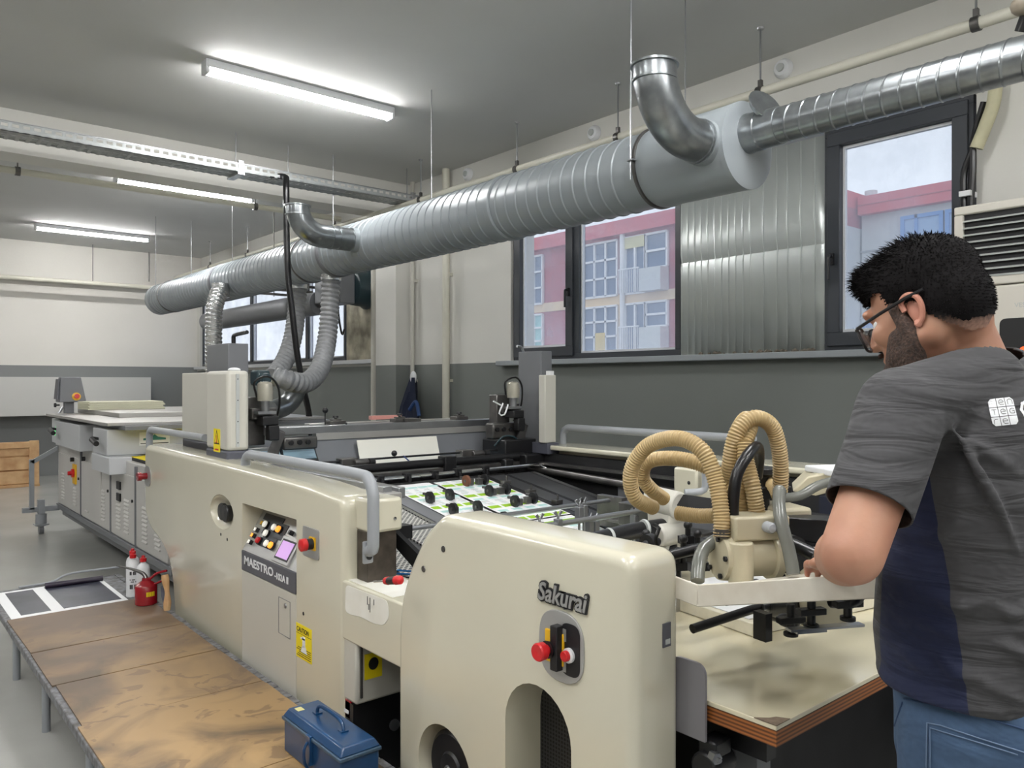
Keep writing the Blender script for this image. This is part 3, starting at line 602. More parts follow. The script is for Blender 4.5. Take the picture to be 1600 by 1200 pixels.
# caution sticker
a = yz(463, 972); b = yz(487, 1043)
s_ = MB().box(XA-.0015, XA+.001, b[0], a[0], b[1]+.01, a[1]).build('caution_sticker', YELS, PR, smooth=False); top = a[1]
text('CAUTION', .026, (XA-.002, a[0]-.006, top-.03), SX, UP, INK, 'lettering', s_, .0003, .0004, sx=.9)
g = MB(); w_ = a[0]-b[0]
g.box(XA-.0022, XA-.0012, b[0]+w_*.40, b[0]+w_*.58, top-.082, top-.042); g.box(XA-.0022, XA-.0012, b[0]+w_*.42, b[0]+w_*.70, top-.055, top-.048); g.prism([(b[0]+w_*.28, top-.105), (b[0]+w_*.68, top-.105), (b[0]+w_*.60, top-.080), (b[0]+w_*.36, top-.080)], 'x', XA-.0022, XA-.0012); g.build('pictogram', WINK, s_)
g = MB(); hs_ = top-b[1]-.01
for k in range(5): g.box(XA-.0021, XA-.0012, b[0]+.006, a[0]-.006-(k % 3)*.01, top-hs_+.008+k*.008, top-hs_+.0105+k*.008)
g.box(XA-.0021, XA-.0012, b[0]+.003, a[0]-.003, top-.0375, top-.036); g.build('text_lines', INK, s_)
# lower panels between the covers
MB().box(1.358, 1.95, 2.445, 2.56, .365, .62).build('lower_cabinet', CREAM2, PR, bevel=.01)
MB().box(1.36, 1.95, 2.47, 2.56, .08, .36).build('lower_frame', BLACKM, PR)
MB().box(1.372, 1.380, 2.436, 2.445, .39, .58).build('hinge', DSTEEL, PR)
MB().rings((1.52, 2.46, .25), (0,-1,0), [(0, .02), (.01, .02), (.011, 0)], 16).build('bolt', STEEL, PR)
q = atY(583, 1042, 2.444); s_ = MB().box(q.x-.035, q.x+.035, 2.442, 2.445, q.z-.04, q.z+.05).build('yellow_sticker', YELS, PR)
MB().prism([(q.x+.02*math.cos(a), q.z+.012+.022*math.sin(a)) for a in [2*PI*k/20 for k in range(20)]], 'y', 2.441, 2.442).build('pictogram', INK, s_)
q = atX(541, 1105, 1.36); r_ = MB().box(1.36, 1.41, q.y-.03, q.y+.03, q.z-.04, q.z+.03).build('limit_switch', DRED, PR, bevel=.005)
MB().box(1.357, 1.36, q.y-.018, q.y+.012, q.z-.02, q.z-.008).build('label', WINK, r_)
# end plate under the handrail
MB().box(1.40, 1.52, 2.44, 2.515, .79, .97).build('mounting_plate', mat('oily_brown_steel', S(92,84,76), .4, .5, var=.5, vscale=20), PR, bevel=.003)
MB().box(1.40, 1.535, 2.42, 2.54, .965, 1.085).build('end_block', CREAM, PR, bevel=.012)
MB().rings((1.50, 2.419, 1.01), (0,-1,0), [(0, .007), (.003, .006), (.0035, 0)], 12).build('bolt', CHROME, PR)
MB().box(1.38, 1.42, 2.43, 2.445, .86, .94).build('rail_foot', GREYP, PR, bevel=.006)
hr = MB().tube([(1.40, 2.435, .905), (1.40, 2.405, .915), (1.40, 2.40, .95), (1.40, 2.40, 1.05), (1.40, 2.402, 1.11), (1.40, 2.43, 1.155), (1.40, 2.50, 1.168), (1.40, 2.9, 1.17), (1.40, 3.40, 1.17), (1.40, 3.50, 1.168), (1.40, 3.545, 1.14), (1.40, 3.55, 1.06)], .0215, 18, step=.015).build('handrail', GREYP, PR)
MB().rings((1.40, 2.428, .885), (0,-1,0), [(0, .011), (.005, .01), (.006, 0)], 16).build('bolt', BLACK, hr)
MB().tube([(1.44, 5.2, 1.06), (1.44, 5.2, 1.17), (1.44, 5.17, 1.20), (1.44, 5.1, 1.205), (1.44, 4.6, 1.205), (1.44, 4.20, 1.205)], .02, 16, step=.02).build('handrail', GREYP, PR)
# top of the operator side: steel deck with nuts
dk = MB().box(1.46, 1.62, 2.56, 3.8, 1.05, 1.078).build('side_deck', STAIN, PR, bevel=.004)
for y in (2.75, 3.0, 3.3, 3.62): MB().rings((1.50, y, 1.078), UP, [(0, .012), (.01, .012), (.011, .006), (.02, .006), (.021, 0)], 6).build('nut', CHROME, dk)
MB().box(1.5, 1.66, 3.8, 5.0, 1.02, 1.09).build('side_deck', CREAM, PR, bevel=.01)
MB().box(1.56, 1.60, 2.6, 3.7, 1.075, 1.10).box(1.63, 1.66, 2.6, 3.7, 1.05, 1.09).build('slide_rail', STEEL, PR, bevel=.003)
# frame, innards
MB().box(1.56, 3.42, 2.35, 5.0, .08, .62).box(1.60, 3.35, 1.95, 2.35, .08, .35).build('machine_base', DARK, PR, bevel=.01)
MB().box(1.53, 1.58, 2.54, 5.0, .2, 1.04).build('inner_side_frame', DARK, PR)
MB().box(3.36, 3.42, 1.7, 5.0, .2, 1.05).build('inner_side_frame', DARK, PR)
MB().box(3.33, 3.36, 1.9, 3.0, .62, .92).build('inner_panel', MIDG, PR, bevel=.004)
MB().box(1.6, 3.36, 3.72, 4.9, .6, .86).build('squeegee_bed', DARK, PR)
# right side cover
rc = MB().box(3.34, 3.60, 1.75, 4.25, 1.075, 1.105).build('side_cover_top', CREAM, PR, bevel=.01, seg=3)
MB().box(3.42, 3.60, 1.75, 5.0, .1, 1.075).build('side_cover', CREAM, PR, bevel=.02)
MB().box(3.345, 3.40, 4.25, 5.0, 1.05, 1.09).build('side_deck', STAIN, PR)
MB().tube([(3.50, 3.62, 1.09), (3.50, 3.62, 1.17), (3.50, 3.585, 1.205), (3.50, 3.5, 1.21), (3.50, 3.0, 1.21), (3.50, 2.3, 1.21), (3.50, 2.24, 1.19), (3.50, 2.22, 1.10)], .022, 16, step=.02).build('handrail', GREYP, PR)
MB().box(3.30, 3.345, 2.0, 4.0, .985, 1.0).build('inner_rail', DSTEEL, PR); MB().cyl((3.31, 1.9, .90), (3.31, 3.9, .96), .022).build('inner_rail', DSTEEL, PR)
MB().box(3.36, 3.40, 3.7, 3.9, 1.0, 1.06).build('bracket', PINE, PR)
# towers and print head
t = MB().box(1.42, 1.53, 3.83, 4.13, 1.16, 1.556).build('tower_cover', CREAM2, PR, bevel=.018, seg=3)
MB().box(1.53, 1.552, 4.0, 4.86, 1.165, 1.553).build('tower_cover', CREAM2, PR, bevel=.004)
MB().box(1.419, 1.532, 3.829, 4.131, 1.075, 1.16).box(1.531, 1.556, 4.12, 4.86, 1.095, 1.165).build('base_band', SLATE, PR, bevel=.01)
MB().box(1.462, 1.478, 3.824, 3.83, 1.18, 1.54).build('seam_strip', PGREY, t)
for k in range(4): MB().rings((1.470, 3.824, 1.2+k*.105), (0,-1,0), [(0, .003), (.001, .003)], 8).build('screw', BLACK, t)
MB().ball((1.50, 3.95, 1.562), (.03, .04, .012)).build('padding', WINK, t)
sx_, sz_ = atX(339, 688, 1.42).y, atX(339, 688, 1.42).z
s_ = MB().box(1.4185, 1.42, sx_-.045, sx_+.045, sz_-.058, sz_+.058).build('warning_sticker', YELS, PR)
def tri(h, t0): c_ = Vector((sx_, sz_+.008)); return [(c_.x-h*.8, c_.y-h*.6), (c_.x+h*.8, c_.y-h*.6), (c_.x, c_.y+h)]
MB().prism(tri(.045, 0), 'x', 1.4178, 1.4186).build('warning_triangle', INK, s_); MB().prism(tri(.034, 0), 'x', 1.4172, 1.4179).build('triangle_field', YELS, s_)
MB().box(1.4167, 1.4173, sx_-.004, sx_+.004, sz_-.005, sz_+.025).box(1.4167, 1.4173, sx_-.012, sx_+.012, sz_-.012, sz_-.006).box(1.4178, 1.4186, sx_-.025, sx_+.025, sz_-.05, sz_-.042).build('pictogram', RED, s_)
MB().box(1.60, 1.713, 4.30, 4.64, 1.0, 1.715).build('tower_column', MIDG, PR, bevel=.004)
MB().tube([atX(365, 535, 1.66), atX(365, 526, 1.66), atX(369, 523, 1.66), atX(386, 519, 1.66)], .011, 10, step=.01).cyl(atX(365, 540, 1.66), atX(365, 526, 1.66), .012).build('lever', BLACKM, PR)
c_ = MB().box(3.40, 3.495, 3.72, 3.944, 1.0, 1.70).build('tower_column', MIDG, PR, bevel=.004)
MB().box(3.305, 3.40, 3.58, 3.64, 1.12, 1.545).build('tower_cover', CREAM2, PR, bevel=.006); MB().box(3.36, 3.39, 3.59, 3.63, 1.545, 1.57).build('padding', WINK, PR)
MB().box(3.32, 3.42, 3.57, 3.72, 1.05, 1.12).build('base_band', SLATE, PR, bevel=.006)
MB().tube([atY(808, 541, 3.8), atY(815, 543, 3.8), atY(818, 550, 3.8)], .009, 8, step=.01).build('lever', STEEL, PR)
# crossbeam
MB().box(1.72, 3.36, 4.06, 4.16, 1.21, 1.255).build('crossbeam', STEEL, PR, bevel=.004)
MB().prism([(4.05, 1.175), (4.05, 1.212), (4.10, 1.212), (4.10, 1.175)], 'x', 2.0, 3.36).build('crossbeam_lip', STAIN, PR)
MB().hexa([(2.02, 4.02, 1.005), (3.26, 4.02, 1.005), (3.26, 4.035, 1.005), (2.02, 4.035, 1.005)], [(1.98, 4.06, 1.18), (3.30, 4.06, 1.18), (3.30, 4.075, 1.18), (1.98, 4.075, 1.18)]).build('squeegee_guard', MIDG, PR)
m1 = MB().box(1.80, 2.0, 4.03, 4.09, 1.13, 1.2)
m1.build('beam_end_plate', DSTEEL, PR, bevel=.01)
for x in (1.84, 1.89, 1.94): MB().rings((x, 4.03, 1.17), (0,-1,0), [(0, .014), (.01, .014), (.011, 0)], 14).build('bolt', BLACKM, PR)
MB().box(2.60, 2.72, 4.08, 4.18, 1.255, 1.275).build('clamp_block', DSTEEL, PR)
def clampknob(x, y, z):
    c = MB().box(x-.05, x+.05, y-.035, y+.035, z, z+.022).box(x-.03, x+.03, y-.02, y+.02, z+.02, z+.032).build('clamp_block', DSTEEL, PR, bevel=.003)
    MB().rings((x, y, z+.03), UP, [(0, .008), (.008, .008), (.009, .018), (.02, .016), (.021, 0)], 14).build('knob', BLACK, c)
for u in (523, 623, 716): p = atY(u, 652, 4.14); clampknob(p.x, 4.13, 1.255)
p = atY(508, 640, 4.12); MB().cyl((p.x, 4.12, 1.255), (p.x, 4.12, 1.33), .004).ball((p.x, 4.12, 1.338), .017).build('ball_lever', BLACK, PR)
MB().ball((atY(541, 662, 4.05).x, 4.05, 1.262), .007).build('pin', BLACK, PR)
# side plate behind (second beam)
MB().box(1.9, 2.5, 4.7, 4.95, 1.18, 1.2).build('rear_table', STAIN, PR); MB().box(2.2, 3.34, 4.55, 4.62, 1.19, 1.24).build('rear_beam', STAIN, PR, bevel=.003)
q = atY(602, 652, 4.4); MB().box(q.x-.11, q.x+.11, 4.38, 4.42, q.z-.012, q.z+.012).build('tool_bar', mat('pink_handle', S(214,150,140), .5), PR)
# screens / light blue sheet on the bed
LB = mat('light_blue_film', S(150,186,206), .25)
MB().box(1.62, 2.5, 4.2, 4.85, 1.055, 1.06).box(1.62, 3.2, 3.80, 3.98, 1.02, 1.024).build('blue_film', LB, PR)
MB().box(1.60, 1.66, 3.75, 4.9, 1.04, 1.075).box(1.62, 3.3, 4.86, 4.93, 1.04, 1.075).build('screen_frame', STAIN, PR)
# print head mechanisms
def head(pref, X0, Y0, s):
    h = MB().box(X0-.05, X0+.06, Y0-.03, Y0+.05, 1.16, 1.42).build('slide_block', DSTEEL, PR, bevel=.006)
    MB().box(X0-.03, X0+.11, Y0-.07, Y0-.03, 1.30, 1.36).build('slide_block', DSTEEL, PR, bevel=.005)
    MB().rings((X0+.03, Y0-.10, 1.40), UP, [(0, .04), (.05, .042), (.09, .04), (.10, .032), (.105, 0)], 24).build('solenoid', mat('nickel_'+pref, S(200,196,182), .25, .6), PR)
    MB().cyl((X0+.03, Y0-.10, 1.34), (X0+.03, Y0-.10, 1.40), .022).box(X0-.02, X0+.08, Y0-.13, Y0-.07, 1.33, 1.345).build('spindle', STEEL, PR)
    MB().box(X0+.0, X0+.09, Y0-.14, Y0-.05, 1.27, 1.32).box(X0+.03, X0+.09, Y0-.15, Y0-.10, 1.19, 1.27).build('valve_block', BLACK, PR, bevel=.006)
    MB().rings((X0+.02, Y0-.09, 1.30), (0,-1,0), [(0, .02), (.02, .02), (.022, .012), (.03, .012), (.031, 0)], 16).build('knob', STEEL, PR)
    MB().tube([(X0, Y0-.06, 1.42), (X0-.02, Y0-.08, 1.50), (X0+.04, Y0-.11, 1.53), (X0+.1, Y0-.1, 1.48), (X0+.12, Y0-.08, 1.38), (X0+.11, Y0-.06, 1.30)], .006, 8).build('air_hose', RUB, PR)
    MB().tube([(X0+.05, Y0-.08, 1.26), (X0+.10, Y0-.12, 1.16), (X0+.13, Y0-.10, 1.08)], .008, 8).build('air_hose', RUB, PR)
    MB().hexa([(X0+.02, Y0-.14, 1.12), (X0+.07, Y0-.14, 1.08), (X0+.10, Y0-.11, 1.10), (X0+.05, Y0-.10, 1.14)], [(X0+.08, Y0-.13, 1.24), (X0+.13, Y0-.13, 1.22), (X0+.14, Y0-.10, 1.23), (X0+.1, Y0-.10, 1.25)]).build('rocker_arm', DSTEEL, PR)
    MB().box(X0-.06, X0+.10, Y0-.16, Y0-.06, 1.055, 1.10).build('foot_block', STEEL, PR, bevel=.004)
head('operator', 1.67, 4.14, 1); head('wall', 3.22, 3.92, -1)
MB().cyl((1.75, 4.20, 1.52), (1.75, 4.13, 1.52), .03).box(1.716, 1.79, 4.18, 4.29, 1.48, 1.565).build('drive_motor', TEALD, PR, bevel=.012)
MB().box(3.10, 3.36, 3.72, 3.95, 1.02, 1.14).box(3.2, 3.42, 3.64, 3.8, .98, 1.05).box(3.05, 3.12, 3.66, 3.72, .95, 1.03).build('gear_housing', BLACKM, PR, bevel=.008)
MB().box(3.10, 3.34, 3.84, 3.92, 1.14, 1.24).build('beam_end_plate', DSTEEL, PR, bevel=.01)
for k in range(3): MB().rings((3.13+k*.055, 3.84, 1.20), (0,-1,0), [(0, .014), (.012, .014), (.013, 0)], 14).build('bolt', BLACKM, PR)
MB().tube([(3.08, 3.80, 1.10), (3.12, 3.76, 1.16), (3.2, 3.74, 1.15), (3.26, 3.76, 1.08), (3.3, 3.78, 1.0)], .006, 8).build('air_hose', TEALD, PR)
MB().tube([atY(771, 627, 3.7), atY(784, 634, 3.72)], .005, 8, smooth=False).tube([atY(786, 630, 3.7), atY(780, 646, 3.7), atY(788, 648, 3.7), atY(794, 632, 3.7)], .005, 8).build('wire_hook', WINK, PR)
GG = mat('green_reflective_panel', S(120,168,116), .3); MB().box(3.33, 3.345, 3.98, 4.06, 1.04, 1.18).build('side_window', GG, PR)
# bars along the register line
MB().cyl((1.62, 3.80, 1.075), (3.20, 3.80, 1.075), .006).build('thin_rod', BLACKM, PR)
for u in (543, 728): 
    p = atY(u, 714, 3.8); b_ = MB().box(p.x-.05, p.x+.05, 3.77, 3.84, 1.03, 1.09).cyl((p.x+.02, 3.76, 1.065), (p.x+.14, 3.76, 1.065), .018).build('rod_clamp', DSTEEL, PR, bevel=.004)
    MB().rings((p.x+.10, 3.745, 1.065), (1,0,0), [(0, .022), (.03, .022), (.031, 0)], 16).build('knob', BLACK, b_)
p = atY(616, 706, 3.8); MB().ball((p.x, 3.8, 1.098), .017).build('ball_knob', BLACK, PR)
MB().tube([(p.x+.06, 3.8, 1.08), (p.x+.07, 3.77, 1.06), (p.x+.10, 3.76, 1.03)], .004, 6).build('blue_tube', mat('blue_tube', S(40,60,110), .4), PR)
MB().cyl((1.60, 3.72, 1.035), (3.25, 3.72, 1.035), .024).build('register_shaft', BLACKM, PR)
MB().box(1.60, 3.25, 3.70, 3.76, .965, 1.005).build('register_rail', DSTEEL, PR, bevel=.003)
for xq in (2.62, 1.9): MB().box(xq, xq+.08, 3.68, 3.76, .95, 1.07).build('shaft_bearing', BLACKM, PR, bevel=.005)
g = MB()
for k in range(22): g.box(1.68+k*.07, 1.70+k*.07+(k % 3)*.008, 3.665, 3.69, .955, .985)
g.box(1.62, 3.24, 3.685, 3.70, .945, .97); g.build('gripper_bar', BLACKM, PR)
sh = MB().tube([(1.6, 3.62, .985), (2.3, 3.62, .985), (3.22, 3.62, .985), (3.30, 3.62, .98), (3.31, 3.58, .965), (3.31, 3.5, .95)], .012, 12, step=.03).build('silver_shaft', CHROME, PR)
for x in (2.15, 2.32, 2.5, 2.66, 2.86): MB().box(x-.02, x+.02, 3.60, 3.64, .965, 1.005).box(x-.008, x+.008, 3.585, 3.60, .955, .99).build('shaft_collar', BLACKM, sh, bevel=.003)
# ---------------------------------------------------------- sloping feed board
BS = .166; bn = Vector((0, -BS, 1)).normalized(); bd_ = Vector((0, 1, BS)).normalized()
def bz(y): return .95+(y-3.65)*BS
def slab_b(mb, x0, x1, y0, y1, t0, t1):
    f = lambda x, y, t: Vector((x, y, bz(y)))+bn*t
    return mb.hexa([f(x0,y0,t0), f(x1,y0,t0), f(x1,y1,t0), f(x0,y1,t0)], [f(x0,y0,t1), f(x1,y0,t1), f(x1,y1,t1), f(x0,y1,t1)])
BASE_ = mat('feed_board_steel', S(96,97,100), .35, .6, var=.25, vscale=5)
slab_b(MB(), 1.60, 3.24, 1.98, 3.63, -.03, -.004).build('feed_board', BASE_, PR)
PERF = mat('perforated_plate', S(196,196,190), .4, .3); nt = PERF.node_tree; n = nt.nodes; tc = n.new('ShaderNodeTexCoord'); mp = n.new('ShaderNodeMapping'); mp.inputs['Scale'].default_value = (55, 55, 0); mp.inputs['Rotation'].default_value = (0, 0, PI/4)
nt.links.new(tc.outputs['Object'], mp.inputs[0]); vo = n.new('ShaderNodeTexVoronoi'); vo.inputs['Scale'].default_value = 1.0; vo.inputs['Randomness'].default_value = 0; nt.links.new(mp.outputs[0], vo.inputs['Vector'])
rp = n.new('ShaderNodeValToRGB'); rp.color_ramp.elements[0].position = .32; rp.color_ramp.elements[0].color = S(66,66,66); rp.color_ramp.elements[1].position = .42; rp.color_ramp.elements[1].color = S(206,206,200)
nt.links.new(vo.outputs['Distance'], rp.inputs['Fac']); nt.links.new(rp.outputs['Color'], n['Principled BSDF'].inputs['Base Color'])
slab_b(MB(), 1.61, 1.80, 2.0, 3.58, -.004, .004).build('perforated_plate', PERF, PR, smooth=False); slab_b(MB(), 1.86, 2.05, 2.0, 3.58, -.004, .004).build('perforated_plate', PERF, PR, smooth=False)
for x0, x1, m_ in ((2.055, 2.075, CHROME), (2.085, 2.17, MIDG), (2.44, 2.455, INK), (2.82, 2.86, BLACKM), (3.0, 3.012, INK), (3.20, 3.235, STEEL), (2.87, 2.99, BASE_), (3.02, 3.19, BASE_)):
    slab_b(MB(), x0, x1, 2.0, 3.6, -.004, .008 if m_ is not INK else .006).build('feed_rail' if m_ is CHROME or m_ is STEEL else 'feed_belt', m_, PR)
# wheels that hold the sheets on the belts
wheels = [(2.22, 3.26), (2.35, 3.27), (2.22, 3.06), (2.36, 3.05), (2.37, 2.86), (2.235, 2.87), (2.60, 3.46), (2.72, 3.45), (2.60, 3.26), (2.72, 3.26), (2.61, 3.06), (2.745, 3.07)]
w0 = None
for i, (x, y) in enumerate(wheels):
    c = Vector((x, y, bz(y)))+bn*.038
    wl = MB().rings(c-Vector((.009,0,0)), (1,0,0), [(0, .024), (.001, .031), (.017, .031), (.018, .022), (.018, 0)], 20).build('sheet_wheel', BLACK if i != 6 else mat('brown_brush', S(110,70,50), .8), PR)
    MB().rings(c-Vector((.012,0,0)), (1,0,0), [(0, .008), (.024, .008)], 12).build('hub', DSTEEL, wl)
    s = .05 if i % 2 == 0 and i >= 6 else -.05 if i >= 6 else .03
    MB().box(x+min(s*.3, s), x+max(s*.3, s), y-.012, y+.02, bz(y)+.012, bz(y)+.046).cyl((x, y+.005, bz(y)+.035), (x+s, y+.005, bz(y)+.035), .006).box(x-.006, x+.006, y, y+.05, bz(y)+.045, bz(y)+.058).build('wheel_arm', DSTEEL, PR, bevel=.002)
for x, y in ((2.86, 3.42), (2.87, 3.22), (2.88, 3.02), (2.9, 2.85)):
    q = bz(y); MB().box(x-.03, x+.02, y-.02, y+.02, q+.008, q+.03).cyl((x, y, q+.03), (x, y, q+.055), .006).build('guide_block', DSTEEL, PR, bevel=.002)
# rods crossing the board with wing screws
rod = MB().cyl((1.60, 2.58, .93), (2.82, 2.58, .93), .010, seg=14).build('cross_rod', STEEL, PR)
MB().box(2.80, 2.84, 2.5, 2.66, .80, .95).box(2.72, 2.84, 2.0, 2.62, .845, .86).build('rod_bracket', DSTEEL, PR, bevel=.003)
r2 = MB().cyl((1.6, 2.18, .955), (2.62, 2.18, .955), .010, seg=14).build('cross_rod', STEEL, PR); r3 = MB().cyl((1.6, 2.28, .93), (2.66, 2.28, .93), .012, seg=14).build('cross_rod', STEEL, PR)
MB().box(2.60, 2.68, 2.14, 2.34, .87, .97).build('rod_bracket', DSTEEL, PR, bevel=.004)
def wing(x, y, z):
    w = MB().box(x-.012, x+.012, y-.014, y+.014, z-.04, z+.02).cyl((x, y, z-.10), (x, y, z+.03), .005).build('screw_clamp', STEEL, PR, bevel=.002)
    for s in (-1, 1): MB().hexa([(x, y-.003, z+.03), (x+s*.006, y-.003, z+.028), (x+s*.006, y+.003, z+.028), (x, y+.003, z+.03)], [(x+s*.012, y-.003, z+.052), (x+s*.024, y-.003, z+.046), (x+s*.024, y+.003, z+.046), (x+s*.012, y+.003, z+.052)]).build('wing', STEEL, w)
for u, v in ((800, 822), (843, 815), (872, 808)): p = atY(u, v, 2.18); wing(p.x, 2.18, .955)
for u, v in ((905, 800), (912, 797), (921, 822), (930, 822), (991, 812)): p = atY(u, v, 2.2); wing(p.x, 2.2, p.z)
# dark bracket left of the board
MB().hexa([(1.58, 2.60, .90), (1.60, 2.60, .90), (1.60, 2.20, .72), (1.58, 2.20, .72)], [(1.58, 2.60, .955), (1.60, 2.60, .955), (1.60, 2.20, .80), (1.58, 2.20, .80)]).box(1.60, 2.0, 2.19, 2.21, .72, .80).box(1.575, 1.66, 2.55, 2.60, .90, .95).build('side_bracket', BLACKM, PR)
MB().hexa([(1.66, 2.42, .85), (1.675, 2.42, .85), (1.74, 2.22, .74), (1.72, 2.22, .74)], [(1.66, 2.42, .90), (1.675, 2.42, .90), (1.74, 2.22, .84), (1.72, 2.22, .84)]).build('side_bracket', BLACKM, PR)
MB().box(1.57, 2.0, 2.10, 2.42, .60, .655).build('valve_tray', DARKG, PR); 
g = MB()
for k in range(7): x = 1.60+k*.035; g.box(x, x+.025, 2.2+.02*(k % 3), 2.27+.03*(k % 2), .655, .70+.012*(k % 3))
g.build('valve_block', BLACK, PR, bevel=.003)
for k, c in enumerate((S(40,120,190), S(40,120,190), S(30,30,32), S(30,30,32))): MB().tube([(1.56, 2.50, .80-k*.012), (1.63, 2.42, .79-k*.01), (1.70, 2.32, .74-.005*k), (1.76, 2.24+.02*k, .70)], .0035, 8).build('air_hose', mat('air_hose_%d' % (k+1), c, .3), PR)
slab_b(MB(), 1.62, 2.5, 2.0, 2.03, -.05, .03).build('front_edge', DSTEEL, PR)
# ---------------------------------------------------------- feeder head over the pile
FX = 2.38
# cross tube in front of the bracket
MB().tube([atX(1040, 822, 2.34), atX(985, 831, 2.15), atX(930, 845, 1.95), atX(880, 856, 1.8)], .030, 20, step=.05).build('cross_tube', BLACKM, PR)
for u, v in ((1005, 826), (950, 840)): 
    a = atX(u, v, 2.21 if u > 1000 else 2.02); MB().rings(a, (.9, -.2, .0), [(0, .032), (.006, .034), (.012, .032)], 20).build('cable_tie', PGREY, PR)
MB().tube([(FX, 1.93, 1.045), (FX-.01, 1.25, 1.045), (FX-.02, .98, 1.045)], .036, 4, step=.1).build('beam_tube', BLACKM, PR, ang=20)
br = MB()
c0 = atX(1042, 800, 2.36)
br.cyl(c0+Vector((0,.08,.04)), c0+Vector((0,-.06,.03)), .052, seg=28)
br.hexa([c0+Vector((-.05,-.03,-.14)), c0+Vector((.05,-.03,-.14)), c0+Vector((.05,.05,-.14)), c0+Vector((-.05,.05,-.14))], [c0+Vector((-.035,-.05,.03)), c0+Vector((.05,-.05,.03)), c0+Vector((.05,.07,.03)), c0+Vector((-.035,.07,.03))])
br.cyl(c0+Vector((-.09,-.02,-.075)), c0+Vector((.06,-.02,-.075)), .045, seg=24)
br.build('head_bracket', CREAM2, PR, bevel=.008)
MB().cyl(c0+Vector((0,0,-.2)), c0+Vector((0,0,-.12)), .04).box(c0.x-.13, c0.x+.14, c0.y-.03, c0.y+.03, c0.z-.22, c0.z-.18).build('bracket_foot', BLACKM, PR, bevel=.004)
def rnd(s, *p): return atX(*p)
OLDC = mat('yellowed_cream_casting', S(190,182,156), .4, var=.15, vscale=10)
# pump block with its hoses, standing on the tray arm
Pc = at(1172, 868, 1.98)
ax = Vector((.887, -.462, 0)); ay = Vector((.462, .887, 0))        # along the tray, into the machine
pu = MB().rings(Pc-ax*.075, ax, [(0, .058), (.018, .06), (.02, .052), (.12, .052), (.122, .062), (.142, .062), (.145, .045), (.15, 0)], 36)
pu = pu.build('pump_body', OLDC, PR)
q = Pc-ax*.05-ay*.045; MB().cyl(q+Vector((0,0,-.065)), q+Vector((0,0,.045)), .030, seg=24).build('pump_filter', OLDC, pu, bevel=.003)
MB().rings(Pc-ax*.076, -ax, [(0, .058), (.012, .056), (.013, 0)], 36).build('end_flange', OLDC, pu)
for k in range(5): a = 2*PI*k/5+.5; c_ = Pc-ax*.09+(ay*math.cos(a)+UP*math.sin(a))*.047; MB().rings(c_, -ax, [(0, .007), (.006, .007), (.0065, 0)], 6).build('bolt', BLACKM, pu)
for k in range(4): a = 2*PI*k/4-.6; c_ = Pc+ax*.07+(ay*math.cos(a)+UP*math.sin(a))*.058; MB().rings(c_, ax, [(0, .007), (.006, .007), (.0065, 0)], 6).build('bolt', BLACKM, pu)
vb = MB().obox(Pc+ax*.01+UP*.075, ax, ay, UP, .075, .045, .03).build('valve_block', OLDC, pu, bevel=.006)
for s in (-.0, .03): MB().rings(Pc+ax*(.02+s)-ay*.045+UP*.08, -ay, [(0, .014), (.02, .014), (.028, .010), (.03, 0)], 18).build('adjusting_knob', GREYP, vb)
def ph(u, v, d): return at(u, v, d)
def rib(pts, r=.0205, m_=HOSEY): return MB().tube(pts, r, 14, pitch=.0078, amp=.0013, step=.0014).build('ribbed_hose', m_, PR)
rib([ph(1128, 838, 1.95), ph(1127, 800, 1.96), ph(1118, 750, 1.98), ph(1098, 705, 2.0), ph(1060, 685, 2.05), ph(1015, 695, 2.12), ph(990, 725, 2.16), ph(985, 755, 2.18), ph(995, 780, 2.2), ph(1022, 794, 2.25)])
rib([ph(1140, 765, 2.10), ph(1118, 738, 2.12), ph(1085, 722, 2.15), ph(1045, 716, 2.2), ph(1012, 722, 2.25), ph(1004, 745, 2.28), ph(1018, 765, 2.3), ph(1038, 780, 2.35)])
rib([ph(1158, 820, 2.05), ph(1160, 760, 2.06), ph(1163, 700, 2.07), ph(1172, 665, 2.1), ph(1165, 655, 2.14), ph(1150, 680, 2.2), ph(1140, 730, 2.25), ph(1142, 770, 2.28)])
rib([ph(1184, 805, 2.02), ph(1176, 760, 2.02), ph(1166, 720, 2.04), ph(1164, 690, 2.05)])
rib([ph(1140, 770, 2.12), ph(1141, 720, 2.08), ph(1152, 675, 2.07), ph(1178, 653, 2.08), ph(1205, 665, 2.1), ph(1217, 700, 2.12), ph(1220, 740, 2.14), ph(1218, 775, 2.16)])
rib([ph(1060, 802, 2.3), ph(1090, 806, 2.25), ph(1118, 806, 2.2)])
rib([ph(1218, 775, 2.16), ph(1210, 760, 2.3), ph(1195, 752, 2.45), ph(1186, 760, 2.5)])
MB().tube([ph(1145, 825, 1.97), ph(1146, 780, 1.97), ph(1152, 740, 1.98), ph(1168, 712, 2.0), ph(1182, 698, 2.05), ph(1186, 712, 2.1), ph(1183, 745, 2.15)], .015, 14).build('black_hose', RUB, PR)
MB().tube([ph(1090, 908, 1.90), ph(1092, 880, 1.93), ph(1100, 858, 1.97), ph(1118, 845, 2.0)], .017, 14).build('grey_hose', PVC, PR)
MB().tube([ph(1240, 898, 1.88), ph(1233, 860, 1.9), ph(1222, 820, 1.92), ph(1217, 790, 1.95), ph(1218, 768, 1.98)], .016, 14).ball(ph(1218, 768, 1.98), .017).build('grey_hose', PVC, PR)
MB().tube([ph(1222, 778, 2.1), ph(1250, 775, 2.12), ph(1280, 758, 2.15), ph(1320, 748, 2.2)], .013, 12).build('grey_hose', PVC, PR)
MB().tube([ph(1190, 815, 2.1), ph(1210, 838, 2.0), ph(1240, 852, 1.95), ph(1275, 868, 1.9)], .016, 12).build('black_hose', RUB, PR)
